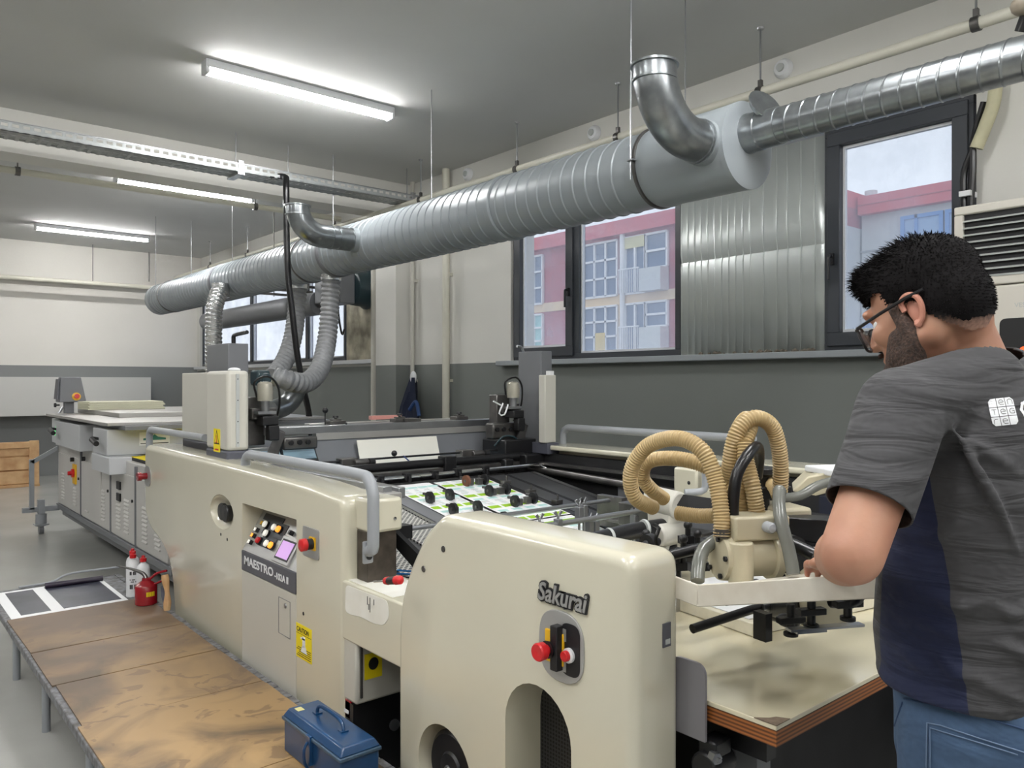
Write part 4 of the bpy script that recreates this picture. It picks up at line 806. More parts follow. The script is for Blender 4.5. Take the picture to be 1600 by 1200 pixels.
for u, v, d in ((1128, 835, 1.95), (1156, 822, 2.05), (1182, 815, 2.03)): MB().rings(ph(u, v, d)+UP*-.005, UP, [(0, .02), (.02, .02)], 16).build('hose_clamp', DSTEEL, PR)
# valve body behind, right of the pump
vb2 = MB().obox(at(1222, 845, 2.35), ax, ay, UP, .05, .08, .11).build('head_housing', OLDC, PR, bevel=.01)
MB().obox(at(1262, 888, 2.2), ax, ay, UP, .09, .06, .07).build('head_housing', OLDC, PR, bevel=.01)
MB().rings(at(1224, 862, 2.05)-ay*.02, -ay, [(0, .05), (.02, .05), (.022, .03), (.03, 0)], 24).build('motor_cap', BLACKM, PR)
MB().box(2.46, 2.52, 1.55, 1.60, .95, 1.2).build('head_post', BLACK, PR); q = at(1194, 745, 2.35)
MB().cyl(q+UP*-.10, q+UP*.0, .016).rings(q, UP, [(0, .02), (.01, .04), (.025, .04), (.03, .03), (.031, 0)], 16).build('clamp_knob', BLACK, PR)
q = at(1206, 768, 2.35); MB().obox(q, ax, ay, UP, .05, .03, .018).build('clamp_block', BLACK, PR, bevel=.004)
# second beam running right
MB().obox(at(1252, 824, 2.25), Vector((.45,-.89,0)), Vector((.89,.45,0)), UP, .12, .04, .032).build('beam_tube', BLACKM, PR, bevel=.004)
q = at(1270, 850, 2.2); MB().obox(q, ax, ay, (UP+ay*.3).normalized(), .07, .06, .006).build('chrome_plate', CHROME, PR)
# white tray around the head
a = Vector(atZ(1090, 914, 1.03)); b = at(1385, 895, 1.58); e = (b-a).normalized(); nn = Vector((-e.y, e.x, 0)).normalized()
c_ = Vector(atZ(1066, 905, 1.035))+(Vector(atZ(1066, 905, 1.035))-a)*1.2
d_ = b+nn*.42
def strip(mb, p, q, h=.052, t=.006):
    k = Vector((-(q-p).y, (q-p).x, 0)).normalized()*t; lo = UP*-h
    return mb.hexa([p+lo, q+lo, q+lo+k, p+lo+k], [p, q, q+k, p+k])
tr_ = MB(); strip(tr_, a, b); strip(tr_, c_, a)
tr_.hexa([p+UP*-.052 for p in (a, b, d_, c_)], [p+UP*-.047 for p in (a, b, d_, c_)]); tr_.build('drip_tray', mat('grimy_white_tray', S(226,222,210), .45, col2=S(204,196,180), vscale=9), PR, bevel=.003)
# suckers and bars below the tray
q0 = at(1082, 983, 2.0); q1 = at(1195, 946, 2.12)
MB().tube([q0, q1], .012, 14, smooth=False).build('guide_rod', BLACKM, PR)
MB().rings(q1, (q0-q1), [(-.02, .02), (.02, .02)], 16).build('rod_clamp', STEEL, PR)
g = MB()
for u, v, d, r in ((1215, 955, 2.15, .04), (1240, 945, 2.1, .045), (1255, 960, 2.0, .03), (1232, 970, 2.0, .025)): g.ball(at(u, v, d), (r, r*1.3, r*.7))
g.cyl(at(1205, 948, 2.15), at(1262, 945, 2.0), .03); g.build('suction_unit', BLACKM, PR)
for u, v, d in ((1236, 975, 1.95), (1268, 962, 1.9), (1325, 950, 1.85)):
    p = at(u, v, d); MB().cyl(p+UP*-.03, p+UP*.05, .010).cyl(p+UP*-.03, p+UP*-.02, .018).obox(p+UP*.01, ax, ay, UP, .035, .012, .008).build('sucker_foot', BLACK, PR, bevel=.002)
MB().obox(at(1282, 945, 2.0), ax, ay, UP, .055, .045, .05).build('head_housing', OLDC, PR, bevel=.006)
MB().tube([at(1300, 940, 1.9), at(1330, 940, 1.85), at(1342, 930, 1.85), at(1345, 905, 1.85)], .016, 12).build('black_hose', RUB, PR)
g = MB().obox(at(1290, 980, 1.9), ax, ay, UP, .10, .012, .003).obox(at(1262, 984, 1.9), ax, ay, UP, .04, .02, .003); g.build('steel_strip', STEEL, PR)
# clutter between the board and the feeder head
g = MB()
for u, v, d in ((1068, 860, 2.4), (1090, 852, 2.45), (1075, 838, 2.5), (1010, 850, 2.6), (1092, 880, 2.3), (1010, 868, 2.5), (1060, 880, 2.4)):
    p = at(u, v, d); g.cyl(p+UP*-.06, p+UP*.03, .009, seg=10); g.ball(p+UP*.035, .014, 10); g.obox(p+UP*-.01, ax, ay, UP, .03, .012, .012)
g.build('clamping_screws', BLACKM, PR)['kind'] = 'stuff'
MB().tube([at(1000, 880, 2.3), at(1100, 855, 2.35), at(1160, 842, 2.4)], .016, 12, smooth=False).build('cross_tube', BLACKM, PR)
p = at(1010, 850, 2.5); MB().rings(p, (1,0,0), [(0, .03), (.03, .03), (.031, .012), (.06, .012)], 18).build('roller', BLACK, PR)
MB().tube([at(1027, 868, 2.35), at(1025, 840, 2.35), at(1030, 826, 2.36), at(1022, 820, 2.38)], .006, 8).build('wire', RUB, PR)
MB().box(1.9, 3.2, 1.55, 1.95, .70, .715).box(1.75, 2.1, 1.6, 1.95, .70, .85).build('feeder_plate', STAIN, PR, bevel=.004)
MB().box(1.6, 3.36, 1.85, 1.95, .3, .70).build('feeder_front', DARK, PR)
# right side of feeder: cream arm with white sheet, cream box
q = at(1084, 752, 3.3); cb = MB().box(q.x-.06, q.x+.06, q.y-.06, q.y+.06, q.z-.11, q.z+.06).build('switch_box', CREAM, PR, bevel=.01)
MB().rings((q.x-.06, q.y-.02, q.z+.0), (-1,0,0), [(0, .008), (.003, 0)], 10).build('screw', BLACK, cb)
MB().box(q.x-.05, q.x+.08, q.y-.05, q.y+.05, .95, q.z-.10).build('box_foot', MIDG, PR)
MB().tube([at(1070, 770, 3.2), at(1095, 768, 3.2), at(1102, 760, 3.2), at(1102, 738, 3.2)], .015, 12).build('grey_handle', GREYP, PR)
MB().box(3.25, 3.55, .9, 1.75, .1, 1.0).build('feeder_side', mat('dark_blue_black_enamel', S(26,30,48), .4), PR)
sa = [at(1238, 768, 2.8), at(1262, 745, 2.8), at(1290, 739, 2.8), at(1345, 742, 2.8), at(1345, 756, 2.8), at(1275, 775, 2.8)]
m_ = MB(); dd = Vector((.2, .12, 0)); m_.hexa(sa, [p+dd for p in sa]); m_.build('side_arm', OLDC, PR, bevel=.006)
o = MB(); p = at(1312, 740, 2.85); o.obox(p+UP*.012, ax, ay, UP, .085, .09, .012); tag(o.build('folded_cloth', WINK, bevel=.006, seg=3), 'folded white cloth lying on the cream arm behind the pump', 'cloth')
# ================================================================== SHEETS AND LOOSE THINGS ON THE PRESS
def sheet(x0, x1, y0, y1, t, name, label, seed):
    rs = random.Random(seed); mb = MB(); mb.mi = 0; slab_b(mb, x0, x1, y0, y1, t, t+.0012)
    t2 = t+.0014
    def patch(xa, xb, ya, yb, mi):
        f = lambda x, y: Vector((x, y, bz(y)))+bn*t2
        mb._f([mb.bm.verts.new(f(*q)) for q in ((xa, ya), (xb, ya), (xb, yb), (xa, yb))], mi)
    nx = 4; W_ = (x1-x0)/nx
    for i in range(nx):
        y = y0+.01
        for r in range(int((y1-y0)/.2)+1):
            yb = y+.04
            if yb > y1: break
            xa = x0+i*W_+.008; patch(xa, xa+W_-.016, y, min(yb, y1), 1)
            for k in range(7):
                yy = y+.055+k*.012
                if yy+.005 > y1: break
                s = xa+.005+rs.random()*.03; patch(s, min(s+.03+rs.random()*.09, xa+W_-.016), yy, yy+.005, 3 if k % 3 else 2)
            if y+.18 < y1: patch(xa+.01, xa+.07, y+.142, y+.17, 2)
            y += .2
    o = mb.build(name, [PAPER, PGREEN, PTEAL, PGREY], smooth=False); return tag(o, label, 'printed sheet', 'printed sheets on the feed board')
sheet(2.175, 2.435, 2.95, 3.58, .009, 'printed_sheet', 'white sheet with green printed blocks on the feed board, left strip at the back', 1)
sheet(2.46, 2.815, 2.86, 3.57, .009, 'printed_sheet', 'white sheet with green printed blocks on the feed board, right strip under the wheel pairs', 2)
sheet(2.18, 2.80, 2.15, 2.84, .010, 'printed_sheet', 'white sheet with green printed blocks on the feed board, nearest the front cover', 3)
o = MB().hexa([(2.245, 3.985, 1.02), (2.80, 3.985, 1.02), (2.80, 3.99, 1.02), (2.245, 3.99, 1.02)], [(2.235, 4.015, 1.165), (2.79, 4.015, 1.165), (2.79, 4.02, 1.165), (2.235, 4.02, 1.165)]).build('white_board', mat('cream_card', S(232,228,216), .6))
tag(o, 'blank off-white card board leaning on the grey guard below the crossbeam', 'board')
# screwdriver
a = at(601, 908, 2.42); b = at(634, 906, 2.34); S_ = T('screwdriver', 'red and black screwdriver lying by the white worn connector cover', 'screwdriver', a)
e = (b-a).normalized(); MB().cyl(a-e*.06, a, .003).build('blade', CHROME, S_)
MB().rings(a, e, [(0, .006), (.004, .011), (.02, .013), (.022, .011), (.06, .012), (.062, .014), (.085, .013), (.09, .006), (.091, 0)], 14).build('handle', RED, S_); MB().rings(a+e*.022, e, [(0, .0118), (.04, .0128)], 14).build('grip', BLACK, S_)
# ================================================================== PILE TABLE AND PAPER
TT = mat('polished_cream_laminate', S(216,208,180), .1, var=.06, vscale=3, coat=1)
t = T('pile_table', 'cream laminate table board with raw plywood edge beside the man', 'table', (2.2, 1.5, 0))
top = [(1.545, .93), (3.0, .93), (3.0, 2.0), (1.545, 2.0)]
MB().prism(top, 'z', .738, .75).build('tabletop', TT, t, bevel=.002)
PLY = mat('plywood_layers', S(168,98,42), .5); nt = PLY.node_tree; n = nt.nodes; g_ = n.new('ShaderNodeTexCoord'); sp = n.new('ShaderNodeSeparateXYZ'); nt.links.new(g_.outputs['Object'], sp.inputs[0])
wv = n.new('ShaderNodeMath'); wv.operation = 'PINGPONG'; wv.inputs[1].default_value = .0045; nt.links.new(sp.outputs[2], wv.inputs[0])
mr = n.new('ShaderNodeMapRange'); mr.inputs['From Max'].default_value = .0045; nt.links.new(wv.outputs[0], mr.inputs[0]); rp = n.new('ShaderNodeValToRGB'); rp.color_ramp.elements[0].color = S(66,34,16); rp.color_ramp.elements[1].color = S(166,100,46)
nt.links.new(mr.outputs[0], rp.inputs['Fac']); nt.links.new(rp.outputs['Color'], n['Principled BSDF'].inputs['Base Color'])
MB().prism(top, 'z', .702, .738).build('plywood_core', PLY, t)
ch = MB(); ch.prism([(1.544, .929), (1.60, .929), (1.585, .955), (1.568, .962), (1.544, .985)], 'z', .7495, .7512); ch.build('worn_corner', mat('chipped_board', S(120,104,88), .8, var=.3, vscale=60), t)
for x, y in ((1.72, 1.10), (2.86, 1.10), (2.86, 1.85), (1.72, 1.85)): MB().box(x-.03, x+.03, y-.03, y+.03, 0, .702).build('leg', MIDG, t)
MB().box(1.62, 1.66, 1.0, 1.9, .62, .70).box(1.6, 2.95, 1.2, 1.24, .62, .70).build('frame_rail', BLACKM, t)
MB().box(1.85, 3.2, 1.30, 1.84, .02, .66).build('undertable_shade_box', DARK, PR)  # dark box put in to imitate the shade under the table
g = MB().box(1.535, 1.60, 1.08, 1.13, .48, .66).cyl((1.52, 1.105, .60), (1.61, 1.105, .60), .035); g.build('chain_block', BLACKM, PR, bevel=.006)
MB().rings((1.535, 1.09, .63), (-.3,-1,0), [(0, .014), (.02, .014), (.021, .006), (.03, .006)], 6).build('hex_bolt', STEEL, PR)
MB().prism(roundpoly([(1.10, .66), (1.10, .84), (1.2, .84), (1.2, .66)], [0, .03, .03, 0]), 'x', 1.522, 1.53).build('end_guard', mat('grey_guard', S(120,118,122), .4), PR)
P0 = Vector((1.72, 1.60, .75))
def stack(corners, z0, z1, m_): return MB().prism(corners, 'z', z0, z1)
tc_ = [atZ(1176, 995, .752).to_2d(), atZ(1260, 975, .752).to_2d()]
e = (tc_[1]-tc_[0]).normalized(); nn2 = Vector((-e.y, e.x))
c0_ = tc_[0]; quad_ = [c0_, c0_+e*.62, c0_+e*.62+nn2*.46, c0_+nn2*.46]
st = stack([tuple(q) for q in quad_], .751, .790, PAPER); st = st.build('paper_stack', mat('paper_pile_edges', S(232,226,206), .7, var=.06, vscale=60), bevel=.003)
tag(st, 'thick stack of cream paper lying on the laminate table under the feeder head', 'paper stack')
s2 = [tuple(c0_+e*(.02+.6*i)+nn2*(.03+.42*j)) for i, j in ((0,0), (1,0), (1,1), (0,1))]
mb = MB().prism(s2, 'z', .7912, .7935); mb.mi = 1
for k in range(5): 
    q = [tuple(c0_+e*(.06+.5*i)+nn2*(.1+.06*k+.012*j)) for i, j in ((0,0), (.3+.1*k, 0), (.3+.1*k, 1), (0,1))]; mb.prism(q, 'z', .7935, .7938)
o = mb.build('printed_sheet', [PAPER, INK], smooth=False); tag(o, 'printed white sheet with black lines lying on top of the paper stack', 'printed sheet')
cl = at(1192, 978, 1.98); MB().obox(cl, (e.x, e.y, 0), (nn2.x, nn2.y, 0), UP, .012, .02, .035).build('side_stop', BLACKM, PR)
# ================================================================== LOW PLATFORM
pf = T('low_platform', 'low metal framed platform covered with stained brown cardboard beside the press', 'platform', (.98, 3.5, 0))
EDG = mat('chipped_grey_edge', S(132,134,138), .7, col2=S(86,84,82), vscale=30)
px0, px1, py0, py1, pzt = .62, 1.335, 1.5, 5.5, .262
MB().box(px0, px1, py0, py1, .225, pzt).build('frame', EDG, pf, bevel=.004)
for y in (1.6, 2.3, 3.05, 3.86, 4.63, 5.4):
    MB().cyl((.65, y, 0), (.65, y, .226), .017, seg=16).build('leg', GREYP, pf); MB().cyl((1.30, y, 0), (1.30, y, .226), .017, seg=16).build('leg', GREYP, pf)
CARD = bpy.data.materials.new('stained_cardboard'); CARD.use_nodes = True; nt = CARD.node_tree; n = nt.nodes; b_ = n['Principled BSDF']; b_.inputs['Roughness'].default_value = .5
tc = n.new('ShaderNodeTexCoord'); n1 = n.new('ShaderNodeTexNoise'); n1.inputs['Scale'].default_value = 2.6; n1.inputs['Detail'].default_value = 7; n1.inputs['Distortion'].default_value = .8
mp = n.new('ShaderNodeMapping'); mp.inputs['Location'].default_value = (3.3, 0, 0); nt.links.new(tc.outputs['Object'], mp.inputs[0]); nt.links.new(mp.outputs[0], n1.inputs['Vector'])
r1 = n.new('ShaderNodeValToRGB'); e_ = r1.color_ramp.elements; e_[0].position = .38; e_[0].color = S(92,78,62); e_[1].position = .57; e_[1].color = S(168,138,96); q = e_.new(.48); q.color = S(142,116,82)
nt.links.new(n1.outputs['Fac'], r1.inputs['Fac'])
n2 = n.new('ShaderNodeTexNoise'); n2.inputs['Scale'].default_value = 7; n2.inputs['Detail'].default_value = 3; n2.inputs['Distortion'].default_value = 1.5; nt.links.new(mp.outputs[0], n2.inputs['Vector'])
r2 = n.new('ShaderNodeValToRGB'); e_ = r2.color_ramp.elements; e_[0].position = .60; e_[0].color = (0,0,0,1); e_[1].position = .64; e_[1].color = (1,1,1,1); nt.links.new(n2.outputs['Fac'], r2.inputs['Fac'])
mx = n.new('ShaderNodeMix'); mx.data_type = 'RGBA'; mul = n.new('ShaderNodeMath'); mul.operation = 'MULTIPLY'; mul.inputs[1].default_value = .55; nt.links.new(r2.outputs['Color'], mul.inputs[0]); nt.links.new(mul.outputs[0], mx.inputs[0])
nt.links.new(r1.outputs['Color'], mx.inputs[6]); mx.inputs[7].default_value = S(106,84,66)
gp = n.new('ShaderNodeNewGeometry'); sy = n.new('ShaderNodeSeparateXYZ'); nt.links.new(gp.outputs['Position'], sy.inputs[0])
n3 = n.new('ShaderNodeTexNoise'); n3.inputs['Scale'].default_value = 4; n3.inputs['Detail'].default_value = 8; nt.links.new(tc.outputs['Object'], n3.inputs['Vector'])
m3 = n.new('ShaderNodeMapRange'); m3.inputs['From Min'].default_value = 2.7; m3.inputs['From Max'].default_value = 4.6; nt.links.new(sy.outputs[1], m3.inputs[0])
m4 = n.new('ShaderNodeMath'); m4.operation = 'MULTIPLY'; nt.links.new(m3.outputs[0], m4.inputs[0]); nt.links.new(n3.outputs['Fac'], m4.inputs[1])
m5 = n.new('ShaderNodeMath'); m5.operation = 'MULTIPLY'; m5.use_clamp = True; m5.inputs[1].default_value = 1.9; nt.links.new(m4.outputs[0], m5.inputs[0])
mx2 = n.new('ShaderNodeMix'); mx2.data_type = 'RGBA'; nt.links.new(m5.outputs[0], mx2.inputs[0]); nt.links.new(mx.outputs[2], mx2.inputs[6]); mx2.inputs[7].default_value = S(112,94,78); nt.links.new(mx2.outputs[2], b_.inputs['Base Color'])
# dirtier towards the far, often used end
ed = [(1.5, 2.42, .05), (2.43, 3.13, .0), (3.14, 3.62, .03), (3.63, 4.12, .01), (4.13, 4.78, 0)]
for i, (a, b, s) in enumerate(ed):
    m_ = MB(); j = [.006*random.uniform(-1, 1) for _ in range(8)]
    m_.prism([(px0+.012+s*.3+j[0], a+j[1]), (px1-.03+j[2], a+j[3]), (px1-.03+j[4], b+j[5]), (px0+.012+s*.3+j[6], b+j[7])], 'z', pzt, pzt+.006+.001*(i % 2)); m_.build('cardboard_sheet', CARD, pf, smooth=False)
m_ = MB()
for i in range(60):
    y = py0+i*(py1-py0)/60; m_.box(px1-.03, px1-.004, y, y+.06, pzt, pzt+.004+.004*random.random())
m_.build('felt_strip', EDG, pf)
# printed dark sheet on the platform
ds = T('film_sheet', 'dark screen print proof with white border lying on the far end of the platform', 'printed sheet', (.97, 5.1, pzt))
MB().box(.65, 1.215, 4.79, 5.44, pzt, pzt+.003).build('white_border', PAPER, ds)
DK = mat('smeared_dark_print', S(40,42,52), .3, col2=S(70,72,86), vscale=5)
MB().box(.90, 1.19, 4.84, 5.41, pzt+.003, pzt+.004).box(.70, .84, 4.84, 5.40, pzt+.003, pzt+.004).build('dark_print', DK, ds)
MB().cyl((.9, 5.38, pzt+.02), (1.21, 5.36, pzt+.02), .016).build('rolled_edge', mat('violet_black_film', S(48,40,56), .3), ds)
o = MB().tube([(.78, 5.47, pzt+.012), (.95, 5.49, pzt+.012), (1.02, 5.49, pzt+.04), (1.10, 5.49, pzt+.05), (1.33, 5.47, pzt+.05)], .007, 8).build('bent_rod', GREYP); tag(o, 'thin bent grey rod lying along the far edge of the platform', 'rod')
# bottles
def bottle(x, y, label, h=.25, r=.036, lines=True):
    b = T('solvent_bottle', label, 'bottle', (x, y, pzt+.0), 'white bottles with red caps'); z = pzt+.0
    MB().rings((x, y, z), UP, [(0, r*.9), (.005, r), (h*.68, r), (h*.76, r*.85), (h*.82, r*.4), (h*.86, r*.38)], 24).build('body', WHITEP, b)
    MB().rings((x, y, z+h*.85), UP, [(0, r*.5), (.02, r*.5), (.022, r*.3), (.035, r*.22), (.036, 0)], 16).build('cap', RED, b)
    if lines:
        g = MB(); ang0 = math.atan2(-y, -x)
        for k, (zz, hh) in enumerate(((.13, .02), (.10, .006), (.088, .006), (.05, .025))):
            for s in range(-3, 3):
                if (s+k) % 4 == 3: continue
                a0 = ang0+s*.16; a1 = a0+.13; p = [(x+(r+.0008)*math.cos(a), y+(r+.0008)*math.sin(a)) for a in (a0, a1)]
                g.quad((p[0][0], p[0][1], z+zz), (p[1][0], p[1][1], z+zz), (p[1][0], p[1][1], z+zz+hh), (p[0][0], p[0][1], z+zz+hh))
        g.build('label_print', INK, b)
    return b
bottle(1.258, 4.87, 'white bottle with red cap standing left of its two mates behind the oil can', .262)
bottle(1.295, 5.02, 'white bottle with red cap half hidden behind the other two bottles', .25)
bottle(1.295, 4.80, 'plain white bottle with red cap directly behind the red oil can', .245, lines=False)
# oil can
ox, oy = 1.265, 4.635; oc = T('oil_can', 'dark red oil can with long thin spout standing on the platform', 'oil can', (ox, oy, pzt+.007)); z = pzt+.007
MB().rings((ox, oy, z), UP, [(0, .054), (.004, .058), (.10, .058), (.106, .054), (.125, .03), (.13, .022), (.145, .02), (.146, 0)], 32).build('body', DRED, oc)
MB().tube([(ox, oy, z+.14), (ox-.01, oy+.02, z+.165), (ox-.06, oy+.07, z+.19), (ox-.12, oy+.13, z+.205)], lambda t: .009*(1-t)+.003, 10).build('spout', DSTEEL, oc)
MB().tube([(ox+.01, oy-.01, z+.13), (ox+.045, oy-.045, z+.17), (ox+.085, oy-.085, z+.185)], .007, 8).tube([(ox+.02, oy-.02, z+.10), (ox+.07, oy-.06, z+.13), (ox+.08, oy-.07, z+.16)], .006, 8).build('pump_handle', DRED, oc)
q = math.atan2(-oy, -ox); g = MB()
for s in range(-2, 3):
    a0 = q+.35+s*.16; g.quad(*[(ox+.0587*math.cos(a), oy+.0587*math.sin(a), z+zz) for a, zz in ((a0, .05), (a0+.12, .05), (a0+.12, .075), (a0, .075))])
g.build('label_print', YELS, oc)
o = MB().tube([(1.315, 4.43, pzt+.005), (1.320, 4.44, pzt+.09), (1.315, 4.47, pzt+.19)], lambda t: .016+.004*math.sin(t*9), 10).build('wood_stick', PINE); tag(o, 'short pale wooden stick leaning on the press beside the oil can', 'stick')
o = MB().tube([(1.333, 4.50, pzt+.022), (1.333, 4.54, pzt+.06), (1.333, 4.55, pzt+.11)], .016, 10).build('grey_rag', mat('grey_rag', S(90,92,104), .9, bump=.5)); tag(o, 'crumpled grey rag between the oil can and the press', 'rag')
# toolbox
tb = T('toolbox', 'blue enamelled steel toolbox with handle on the near end of the platform', 'toolbox', (1.175, 2.29, pzt+.007)); z = pzt+.007
MB().box(1.112, 1.243, 2.095, 2.49, z, z+.108).build('body', BLUE, tb, bevel=.006)
MB().box(1.106, 1.249, 2.089, 2.496, z+.104, z+.116).build('rim', mat('worn_blue_rim', S(70,96,120), .4, var=.4, vscale=60), tb, bevel=.003)
lid = MB().hexa([(1.108, 2.091, z+.116), (1.247, 2.091, z+.116), (1.247, 2.494, z+.116), (1.108, 2.494, z+.116)], [(1.125, 2.105, z+.142), (1.232, 2.105, z+.142), (1.232, 2.48, z+.142), (1.125, 2.48, z+.142)]).build('lid', BLUE, tb, bevel=.005)
MB().tube([(1.178, 2.20, z+.143), (1.178, 2.205, z+.16), (1.178, 2.225, z+.172), (1.178, 2.29, z+.176), (1.178, 2.355, z+.172), (1.178, 2.375, z+.16), (1.178, 2.38, z+.143)], .006, 8).box(1.166, 1.19, 2.19, 2.215, z+.142, z+.147).box(1.166, 1.19, 2.365, 2.39, z+.142, z+.147).build('handle', BLUE, tb)
MB().box(1.10, 1.112, 2.275, 2.305, z+.03, z+.12).tube([(1.10, 2.29, z+.10), (1.088, 2.29, z+.08), (1.09, 2.29, z+.04), (1.10, 2.29, z+.02)], .005, 8).build('latch', BLUE, tb)
MB().box(1.135, 1.158, 2.43, 2.46, z+.1425, z+.1432).build('lid_sticker', mat('pale_sticker', S(206,200,140), .6), tb)
o = MB().cyl((1.045, 2.31, pzt+.014), (1.10, 2.26, pzt+.012), .004).build('allen_key', BLACKM); tag(o, 'small black pin lying on the cardboard beside the toolbox', 'pin')
# ================================================================== DRYER BEHIND THE PRESS
DRY = T('conveyor_dryer', 'long stainless conveyor dryer standing behind the press at the left', 'dryer', (2.4, 7.3, 0))
ST2 = mat('dull_stainless', S(204,202,198), .40, .2, var=.08, vscale=2); HG = mat('hood_grey', S(196,198,200), .4, .1)
MB().box(1.62, 3.3, 5.35, 8.95, .24, .90).build('cabinet', ST2, DRY, bevel=.006)
MB().box(1.66, 3.26, 5.3, 9.0, .16, .24).box(1.60, 3.3, 5.3, 8.96, .24, .29).build('base_frame', MIDG, DRY, bevel=.004)
for y0, y1 in ((5.4, 6.14), (6.18, 6.85), (6.89, 7.9), (7.94, 8.9)):
    dr = MB().box(1.608, 1.622, y0, y1, .30, .80).build('door', ST2, DRY, bevel=.003)
    for ys_ in ((y0+.16, y0+.28), (y1-.28, y1-.16)):
        l = MB()
        for k in range(9): z = .36+k*.03; l.hexa([(1.600, ys_[0], z), (1.609, ys_[0], z-.004), (1.609, ys_[1], z-.004), (1.600, ys_[1], z)], [(1.608, ys_[0], z+.014), (1.609, ys_[0], z+.014), (1.609, ys_[1], z+.014), (1.608, ys_[1], z+.014)])
        l.build('louvre', ST2, dr)
    MB().rings((1.608, y0+.05, .62), (-1,0,0), [(0, .012), (.01, .012), (.011, 0)], 12).build('latch', BLACK, dr)
for y in (6.16, 6.87, 7.92): MB().box(1.604, 1.62, y-.015, y+.015, .26, .88).build('door_post', MIDG, DRY)
# conveyor ends, hoods
bx = MB().box(1.52, 2.35, 6.6, 7.05, .93, 1.135).build('hood_box', HG, DRY, bevel=.008)
q = MB().box(1.75, 1.98, 6.594, 6.60, 1.0, 1.105).build('maker_plate', PAPER, bx)
MB().prism([(1.78, 1.055), (1.84, 1.065), (1.865, 1.085), (1.89, 1.065), (1.95, 1.055), (1.95, 1.04), (1.78, 1.04)], 'y', 6.592, 6.594).build('plate_emblem', mat('teal_print', S(60,130,130), .6), q); MB().box(1.76, 1.97, 6.592, 6.594, 1.012, 1.018).build('plate_line', INK, q)
MB().box(1.50, 1.75, 6.45, 7.0, .80, .93).build('drive_bracket', HG, DRY, bevel=.005)
MB().box(2.0, 2.3, 6.55, 6.61, .93, 1.0).build('drive_bracket', HG, DRY)
bar = lambda y, n_: MB().tube([(1.52, y+.02, 1.05), (1.47, y, 1.06), (1.46, y-.06, 1.05), (1.46, y-.16, 1.03)], .012, 10).cyl((1.46, y-.04, 1.05), (1.46, y-.19, 1.025), .02).build('handle', BLACK, DRY)
bar(6.85, 0); bar(8.5, 1)
b2_ = MB().box(1.52, 2.6, 7.55, 8.55, .90, 1.13).build('hood_box', HG, DRY, bevel=.008)
MB().box(1.56, 3.2, 8.55, 8.95, .90, 1.14).build('hood_box', HG, DRY, bevel=.008)
g_ = emit('green_lamp', S(80,235,120), 1.3); MB().prism([(8.66, .98), (8.78, .98), (8.72, 1.08)], 'x', 1.552, 1.56).build('green_lamp', g_, DRY)
MB().box(1.5, 3.3, 6.5, 8.9, 1.165, 1.19).build('hood_top', STAIN, DRY, bevel=.004); MB().box(1.6, 3.3, 6.4, 7.6, 1.135, 1.165).build('hood_edge', MIDG, DRY)
MB().box(1.8, 3.3, 7.4, 9.0, 1.19, 1.23).build('hood_top', STAIN, DRY, bevel=.004)
MB().box(1.66, 3.2, 5.36, 6.5, .90, .925).build('conveyor_belt', DARK, DRY)
MB().box(1.66, 2.2, 5.6, 6.5, .925, .93).build('yellow_guard', YELS, DRY)
for y, z, m_ in ((8.2, .66, BLACK), (7.75, .70, BLACK), (6.75, .70, BLACK)): MB().rings((1.608, y, z+.12), (-1,0,0), [(0, .02), (.03, .02), (.031, 0)], 14).build('knob', m_, DRY)
ms = MB().box(1.595, 1.61, 8.08, 8.2, .56, .74).build('switch_plate', YEL, DRY); MB().rings((1.595, 8.14, .66), (-1,0,0), [(0, .04), (.02, .04), (.021, .02), (.05, .018), (.051, 0)], 18).build('main_switch', RED, ms)
for k in range(2): MB().box(1.596, 1.61, 6.55, 6.65, .58+k*.09, .64+k*.09).build('rocker_switch', BLACK, DRY)
MB().box(1.60, 1.61, 7.15, 7.75, .38, .80).build('door', ST2, DRY)
# control console on a post
MB().box(1.66, 1.74, 8.86, 8.94, 1.1, 1.32).build('console_post', MIDG, DRY)
cs = MB().hexa([(1.60, 8.80, 1.30), (1.84, 8.80, 1.30), (1.84, 9.0, 1.30), (1.60, 9.0, 1.30)], [(1.62, 8.84, 1.55), (1.80, 8.84, 1.55), (1.80, 8.96, 1.55), (1.62, 8.96, 1.55)]).build('control_console', MIDG, DRY, bevel=.008)
MB().hexa([(1.585, 8.84, 1.33), (1.60, 8.84, 1.33), (1.60, 9.0, 1.33), (1.585, 9.0, 1.33)], [(1.60, 8.86, 1.53), (1.615, 8.86, 1.53), (1.615, 8.98, 1.53), (1.60, 8.98, 1.53)]).build('display', DARKG, cs)
MB().rings((1.75, 8.805, 1.355), (0,-1,.15), [(0, .04), (.006, .04), (.007, 0)], 20).build('yellow_ring', YEL, cs); MB().rings((1.75, 8.80, 1.355), (0,-1,.15), [(0, .02), (.03, .024), (.031, 0)], 16).build('emergency_button', RED, cs)
MB().rings((1.62, 8.9, 1.27), (-1,0,0), [(0, .008), (.03, .008), (.031, .022), (.05, .02), (.051, 0)], 12).build('knob', BLACK, DRY)
MB().tube([(1.66, 8.95, 1.25), (1.62, 8.95, 1.18), (1.60, 8.95, 1.14), (1.66, 8.95, 1.1)], .01, 8).build('lever', STEEL, DRY)
